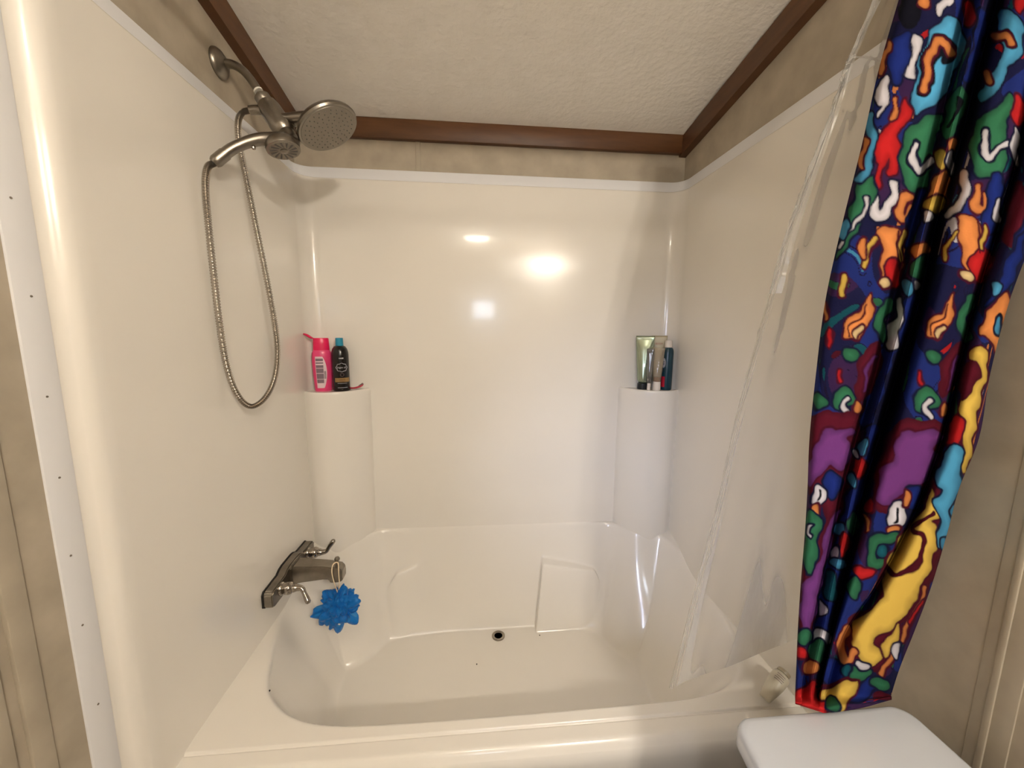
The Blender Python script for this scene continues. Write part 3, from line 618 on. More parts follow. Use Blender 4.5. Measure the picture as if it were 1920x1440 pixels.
# cloth tables: rows of points down the curtain and liner (metres), print motifs in cloth units
CURTAIN=[[[1.2638,-.86,1.878],[1.2519,-.882,1.8578],[1.2628,-.905,1.8387],[1.2806,-.9181,1.8288],[1.326,-.8931,1.8544],[1.2894,-.9391,1.8112],[1.3027,-.9351,1.8158],[1.358,-.9072,1.8449],[1.3154,-.9488,1.805],[1.3082,-.9725,1.7837],[1.3209,-.9769,1.781],[1.352,-.96,1.7984],[1.3214,-.9903,1.7694],[1.3087,-1.0142,1.7475],[1.3255,-1.0174,1.7461],[1.352,-1.0059,1.7584]],[[1.24,-.8655,1.7878],[1.23,-.8875,1.7707],[1.2451,-.911,1.7544],[1.2662,-.9244,1.7459],[1.3157,-.8973,1.7698],[1.277,-.9441,1.7321],[1.2904,-.9395,1.7365],[1.358,-.901,1.7702],[1.3049,-.9517,1.7285],[1.3003,-.9751,1.7107],[1.3147,-.9793,1.7087],[1.352,-.9584,1.727],[1.3168,-.9916,1.6997],[1.3061,-1.0137,1.6824],[1.3248,-1.0153,1.6827],[1.352,-1.0031,1.6938]],[[1.2156,-.8719,1.686],[1.2077,-.8934,1.6727],[1.2269,-.9163,1.6602],[1.2513,-.9295,1.6538],[1.3007,-.9031,1.6726],[1.2637,-.9472,1.644],[1.2767,-.9421,1.6478],[1.358,-.891,1.6834],[1.2937,-.9535,1.6421],[1.2938,-.9779,1.6275],[1.3107,-.9833,1.6253],[1.352,-.9608,1.6413],[1.3143,-.9946,1.6188],[1.3051,-1.0143,1.6065],[1.3248,-1.014,1.6078],[1.352,-1.0014,1.6171]],[[1.1979,-.8784,1.5817],[1.1912,-.899,1.5722],[1.2123,-.9204,1.5638],[1.2384,-.9324,1.5597],[1.2869,-.9064,1.5736],[1.2527,-.9488,1.5532],[1.2656,-.9437,1.556],[1.358,-.8832,1.5872],[1.285,-.9545,1.5522],[1.289,-.9787,1.5417],[1.3082,-.9842,1.5402],[1.352,-.9605,1.5527],[1.3129,-.9945,1.5359],[1.305,-1.012,1.5277],[1.3251,-1.0103,1.5295],[1.352,-.9972,1.5365]],[[1.1722,-.8864,1.4489],[1.167,-.9059,1.4441],[1.1902,-.925,1.4402],[1.2182,-.9349,1.4387],[1.2653,-.9091,1.4463],[1.2348,-.9492,1.4358],[1.2476,-.944,1.4374],[1.358,-.8672,1.4591],[1.27,-.9534,1.4358],[1.2791,-.9758,1.4307],[1.3012,-.9805,1.4303],[1.352,-.952,1.4387],[1.3085,-.9898,1.4283],[1.3036,-1.0061,1.4242],[1.3252,-1.0038,1.4255],[1.352,-.9909,1.4294]],[[1.1548,-.8928,1.3389],[1.1505,-.9113,1.3376],[1.1754,-.9282,1.3369],[1.2048,-.9362,1.3368],[1.251,-.9104,1.3392],[1.2252,-.9493,1.3362],[1.2386,-.9442,1.3368],[1.3515,-.8663,1.3436],[1.2634,-.952,1.3366],[1.274,-.9711,1.3355],[1.297,-.9736,1.3357],[1.352,-.9409,1.3387],[1.3057,-.9812,1.3354],[1.303,-.9957,1.3344],[1.3254,-.9922,1.3349],[1.352,-.9789,1.3362]],[[1.1481,-.8992,1.2268],[1.1435,-.9167,1.2288],[1.1666,-.9314,1.2305],[1.1948,-.9374,1.2312],[1.2389,-.9117,1.2282],[1.2132,-.9481,1.2324],[1.2256,-.9426,1.2318],[1.3314,-.8659,1.2228],[1.2513,-.949,1.2325],[1.267,-.9675,1.2346],[1.2931,-.9698,1.2349],[1.352,-.9347,1.2308],[1.3036,-.9769,1.2357],[1.3026,-.9904,1.2372],[1.3257,-.9865,1.2368],[1.352,-.9732,1.2352]],[[1.1451,-.905,1.1227],[1.1389,-.9216,1.1275],[1.1568,-.934,1.1308],[1.1802,-.938,1.1316],[1.2207,-.9122,1.1235],[1.1983,-.9476,1.1341],[1.2107,-.9424,1.1324],[1.3128,-.8678,1.1093],[1.239,-.9487,1.1338],[1.2585,-.967,1.1387],[1.2865,-.9696,1.139],[1.3468,-.9337,1.1277],[1.2992,-.9768,1.1409],[1.3007,-.9904,1.1448],[1.3254,-.987,1.1434],[1.352,-.9741,1.1393]],[[1.1482,-.9097,1.0361],[1.1404,-.9253,1.0431],[1.1534,-.9353,1.0471],[1.1726,-.9372,1.0473],[1.2101,-.911,1.0349],[1.189,-.9448,1.0501],[1.2011,-.9393,1.0474],[1.2989,-.8657,1.0127],[1.2303,-.9439,1.0486],[1.2527,-.9599,1.0549],[1.2826,-.9611,1.0545],[1.3412,-.9256,1.0375],[1.2968,-.9671,1.0567],[1.3001,-.9793,1.0619],[1.3255,-.9751,1.0594],[1.352,-.9619,1.0529]],[[1.1495,-.9137,.9602],[1.1408,-.9287,.969],[1.151,-.9376,.9736],[1.1676,-.9385,.9735],[1.2031,-.9124,.9574],[1.1834,-.9451,.9766],[1.1954,-.9396,.973],[1.2909,-.8672,.9285],[1.223,-.9428,.9737],[1.2425,-.9566,.9807],[1.27,-.9563,.9794],[1.3254,-.921,.9574],[1.2864,-.9619,.9819],[1.295,-.9742,.9885],[1.3244,-.9704,.9852],[1.352,-.9575,.9768]],[[1.1477,-.92,.8678],[1.1402,-.9322,.877],[1.1474,-.9389,.8815],[1.16,-.9392,.881],[1.1882,-.9178,.864],[1.176,-.9446,.8841],[1.1869,-.9402,.8803],[1.2666,-.8816,.8336],[1.2106,-.9424,.8806],[1.2237,-.9524,.8871],[1.2437,-.9511,.8851],[1.286,-.9221,.8618],[1.2632,-.9561,.8877],[1.2821,-.9677,.8951],[1.3165,-.966,.892],[1.3482,-.9522,.8803]],[[1.1477,-.9251,.7923],[1.1412,-.9349,.8011],[1.1462,-.9401,.8053],[1.1557,-.9401,.8046],[1.1781,-.9225,.788],[1.1715,-.9444,.8073],[1.1816,-.9409,.8036],[1.2488,-.8932,.7582],[1.1993,-.942,.8034],[1.202,-.9485,.8088],[1.2122,-.9462,.8061],[1.2427,-.9221,.7835],[1.2343,-.9506,.8084],[1.264,-.9613,.8157],[1.3049,-.9612,.8129],[1.3351,-.9504,.8017]],[[1.1492,-.9296,.7249],[1.1434,-.9374,.733],[1.1457,-.9413,.7366],[1.1519,-.9409,.7358],[1.1691,-.9267,.7205],[1.1662,-.9442,.738],[1.175,-.9414,.7345],[1.2303,-.9031,.6928],[1.1906,-.9421,.734],[1.1918,-.947,.7387],[1.1991,-.9449,.7362],[1.2228,-.9256,.7154],[1.2214,-.9485,.7379],[1.2539,-.9573,.7441],[1.2946,-.9575,.7411],[1.3214,-.9489,.7307]],[[1.1504,-.9328,.6761],[1.1456,-.9392,.6833],[1.1476,-.9423,.6865],[1.1528,-.942,.6857],[1.1671,-.9302,.6719],[1.1655,-.9445,.6873],[1.1731,-.9421,.6841],[1.2191,-.9104,.6464],[1.1869,-.9425,.6834],[1.1884,-.9465,.6875],[1.1948,-.9447,.6851],[1.2143,-.9288,.6664],[1.2172,-.9476,.6863],[1.2509,-.9548,.6911],[1.291,-.9549,.6879],[1.3154,-.9478,.6782]],[[1.1277,-.9572,.688],[1.1289,-.9576,.688],[1.1329,-.9588,.688],[1.1365,-.9599,.688],[1.1381,-.9604,.688],[1.148,-.9634,.688],[1.1518,-.9646,.688],[1.1601,-.9671,.688],[1.1623,-.9678,.688],[1.1667,-.9691,.688],[1.1706,-.9694,.688],[1.1721,-.9694,.688],[1.1953,-.9692,.688],[1.2381,-.9672,.688],[1.2819,-.9629,.688],[1.298,-.9613,.688]],[[1.1324,-.9531,.679],[1.1335,-.9537,.679],[1.137,-.9554,.679],[1.1401,-.9571,.679],[1.1415,-.9578,.679],[1.1502,-.9623,.679],[1.1535,-.964,.679],[1.1607,-.9678,.679],[1.1626,-.9688,.679],[1.1664,-.9707,.679],[1.1702,-.9711,.679],[1.1716,-.9711,.679],[1.1948,-.971,.679],[1.2385,-.968,.679],[1.285,-.9614,.679],[1.3022,-.959,.679]]]
CHART=[[[24.2,-12],[25.62,-12],[30.1,-12],[34.23,-12],[36,-12],[38.7,-12],[39.72,-12],[42,-12],[43.7,-12],[47.1,-12],[49.65,-12],[50.5,-12],[52.4,-12],[55.73,-12],[58.86,-12],[60,-12]],[[20.5,0],[22.06,0],[27,0],[31.55,0],[33.5,0],[35.98,0],[36.91,0],[39,0],[40.8,0],[44.4,0],[47.1,0],[48,0],[49.8,0],[52.95,0],[55.92,0],[57,0]],[[16.7,13.3],[18.36,13.3],[23.6,13.3],[28.43,13.3],[30.5,13.3],[32.66,13.3],[33.48,13.3],[35.3,13.3],[37.44,13.3],[41.72,13.3],[44.93,13.3],[46,13.3],[47.6,13.3],[50.4,13.3],[53.04,13.3],[54,13.3]],[[13.7,26.7],[15.33,26.7],[20.5,26.7],[25.26,26.7],[27.3,26.7],[29.42,26.7],[30.21,26.7],[32,26.7],[34.3,26.7],[38.9,26.7],[42.35,26.7],[43.5,26.7],[44.9,26.7],[47.35,26.7],[49.66,26.7],[50.5,26.7]],[[9.6,43.3],[11.17,43.3],[16.15,43.3],[20.73,43.3],[22.7,43.3],[24.73,43.3],[25.49,43.3],[27.2,43.3],[29.56,43.3],[34.28,43.3],[37.82,43.3],[39,43.3],[40.4,43.3],[42.85,43.3],[45.16,43.3],[46,43.3]],[[6.7,56.7],[8.21,56.7],[13,56.7],[17.41,56.7],[19.3,56.7],[21.55,56.7],[22.4,56.7],[24.3,56.7],[26.4,56.7],[30.6,56.7],[33.75,56.7],[34.8,56.7],[36.08,56.7],[38.32,56.7],[40.43,56.7],[41.2,56.7]],[[5,70],[6.34,70],[10.6,70],[14.52,70],[16.2,70],[18,70],[18.68,70],[20.2,70],[22.46,70],[26.98,70],[30.37,70],[31.5,70],[32.74,70],[34.91,70],[36.96,70],[37.7,70]],[[3.8,82],[4.86,82],[8.2,82],[11.28,82],[12.6,82],[14.49,82],[15.2,82],[16.8,82],[19.18,82],[23.94,82],[27.51,82],[28.7,82],[30.08,82],[32.5,82],[34.77,82],[35.6,82]],[[3.4,91.7],[4.19,91.7],[6.7,91.7],[9.01,91.7],[10,91.7],[11.71,91.7],[12.36,91.7],[13.8,91.7],[16.1,91.7],[20.7,91.7],[24.15,91.7],[25.3,91.7],[26.6,91.7],[28.88,91.7],[31.02,91.7],[31.8,91.7]],[[2.9,100],[3.55,100],[5.6,100],[7.49,100],[8.3,100],[9.97,100],[10.59,100],[12,100],[13.94,100],[17.82,100],[20.73,100],[21.7,100],[23.28,100],[26.05,100],[28.65,100],[29.6,100]],[[2.1,110],[2.57,110],[4.05,110],[5.42,110],[6,110],[7.71,110],[8.36,110],[9.8,110],[11.1,110],[13.7,110],[15.65,110],[16.3,110],[18.36,110],[21.97,110],[25.36,110],[26.6,110]],[[1.6,118],[1.94,118],[3,118],[3.98,118],[4.4,118],[6.11,118],[6.76,118],[8.2,118],[8.72,118],[9.76,118],[10.54,118],[10.8,118],[13.36,118],[17.84,118],[22.06,118],[23.6,118]],[[1.3,125],[1.5,125],[2.15,125],[2.75,125],[3,125],[4.58,125],[5.17,125],[6.5,125],[6.84,125],[7.52,125],[8.03,125],[8.2,125],[10.72,125],[15.13,125],[19.29,125],[20.8,125]],[[1.1,130],[1.27,130],[1.8,130],[2.29,130],[2.5,130],[3.85,130],[4.36,130],[5.5,130],[5.8,130],[6.4,130],[6.85,130],[7,130],[9.44,130],[13.71,130],[17.74,130],[19.2,130]],[[1.1,131.6],[1.27,131.63],[1.8,131.73],[2.29,131.82],[2.5,131.86],[3.85,132.11],[4.36,132.2],[5.5,132.41],[5.8,132.47],[6.4,132.58],[6.85,132.57],[7,132.56],[9.44,132.33],[13.71,131.74],[17.74,130.9],[19.2,130.6]],[[1.1,132],[1.27,132.05],[1.8,132.22],[2.29,132.37],[2.5,132.44],[3.85,132.86],[4.36,133.02],[5.5,133.38],[5.8,133.47],[6.4,133.66],[6.85,133.67],[7,133.66],[9.44,133.43],[13.71,132.72],[17.74,131.6],[19.2,131.2]]]
LINER=[[[1.2771,-.8,1.9163],[1.2806,-.8,1.9166],[1.2856,-.8,1.917],[1.2913,-.8,1.9175],[1.2998,-.8,1.9182],[1.3091,-.8,1.919],[1.3198,-.8,1.9199],[1.3341,-.8,1.9211],[1.3485,-.8,1.9223]],[[1.2737,-.7917,1.8453],[1.2765,-.7918,1.8454],[1.2804,-.792,1.8456],[1.2849,-.7922,1.8458],[1.2916,-.7924,1.8461],[1.2989,-.7927,1.8464],[1.3074,-.793,1.8468],[1.3186,-.7935,1.8473],[1.3299,-.7939,1.8478]],[[1.2487,-.7826,1.7606],[1.2529,-.7829,1.7607],[1.2589,-.7832,1.7609],[1.2658,-.7835,1.7611],[1.2761,-.7841,1.7614],[1.2872,-.7847,1.7618],[1.3001,-.7853,1.7622],[1.3174,-.7863,1.7627],[1.3346,-.7872,1.7632]],[[1.2436,-.7806,1.7406],[1.2482,-.7808,1.7408],[1.2546,-.7812,1.741],[1.262,-.7816,1.7412],[1.273,-.7822,1.7415],[1.2849,-.7828,1.7418],[1.2987,-.7836,1.7422],[1.3172,-.7846,1.7427],[1.3356,-.7856,1.7433]],[[1.2361,-.7752,1.6878],[1.2412,-.7755,1.6879],[1.2484,-.776,1.6881],[1.2565,-.7765,1.6883],[1.2688,-.7773,1.6885],[1.282,-.7781,1.6888],[1.2974,-.7791,1.6892],[1.3178,-.7804,1.6896],[1.3383,-.7817,1.6901]],[[1.2044,-.7619,1.5484],[1.2114,-.7624,1.5485],[1.2212,-.7631,1.5487],[1.2324,-.7639,1.5489],[1.2492,-.7651,1.5491],[1.2674,-.7664,1.5494],[1.2885,-.7679,1.5497],[1.3166,-.7699,1.5501],[1.3447,-.7719,1.5505]],[[1.1835,-.752,1.4355],[1.1918,-.7526,1.4356],[1.2034,-.7535,1.4358],[1.2166,-.7545,1.4359],[1.2364,-.756,1.4361],[1.258,-.7576,1.4364],[1.2828,-.7595,1.4367],[1.316,-.762,1.4371],[1.3492,-.7645,1.4374]],[[1.1728,-.7437,1.3355],[1.1818,-.7445,1.3356],[1.1944,-.7455,1.3357],[1.2087,-.7467,1.3359],[1.2303,-.7484,1.3361],[1.2537,-.7503,1.3363],[1.2808,-.7525,1.3366],[1.3168,-.7555,1.3369],[1.3528,-.7584,1.3373]],[[1.1518,-.7322,1.1854],[1.1621,-.733,1.1857],[1.1765,-.7343,1.1862],[1.1929,-.7357,1.1866],[1.2175,-.7378,1.1874],[1.2442,-.7401,1.1881],[1.275,-.7428,1.189],[1.316,-.7463,1.1903],[1.357,-.7499,1.1915]],[[1.1422,-.7255,1.0941],[1.153,-.7265,1.0953],[1.1681,-.7279,1.0969],[1.1853,-.7294,1.0988],[1.2112,-.7318,1.1016],[1.2392,-.7343,1.1047],[1.2714,-.7372,1.1082],[1.3144,-.7411,1.1129],[1.3572,-.745,1.1176]],[[1.1256,-.7123,.8982],[1.1373,-.7134,.9013],[1.1537,-.715,.9058],[1.1724,-.7169,.9109],[1.2004,-.7196,.9185],[1.2306,-.7226,.9267],[1.2652,-.726,.9362],[1.3112,-.7306,.9487],[1.357,-.7352,.9612]],[[1.0987,-.6991,.6836],[1.1133,-.7004,.689],[1.1335,-.7022,.6966],[1.1566,-.7043,.7053],[1.1912,-.7075,.7183],[1.2284,-.7109,.7324],[1.2711,-.7149,.7485],[1.3276,-.7201,.7699],[1.36,-.7481,.8065]],[[1.0685,-.685,.4328],[1.0867,-.6865,.441],[1.1121,-.6886,.4524],[1.141,-.691,.4655],[1.1842,-.6946,.485],[1.2307,-.6985,.506],[1.284,-.703,.5301],[1.3544,-.709,.562],[1.36,-.7741,.6487]]]
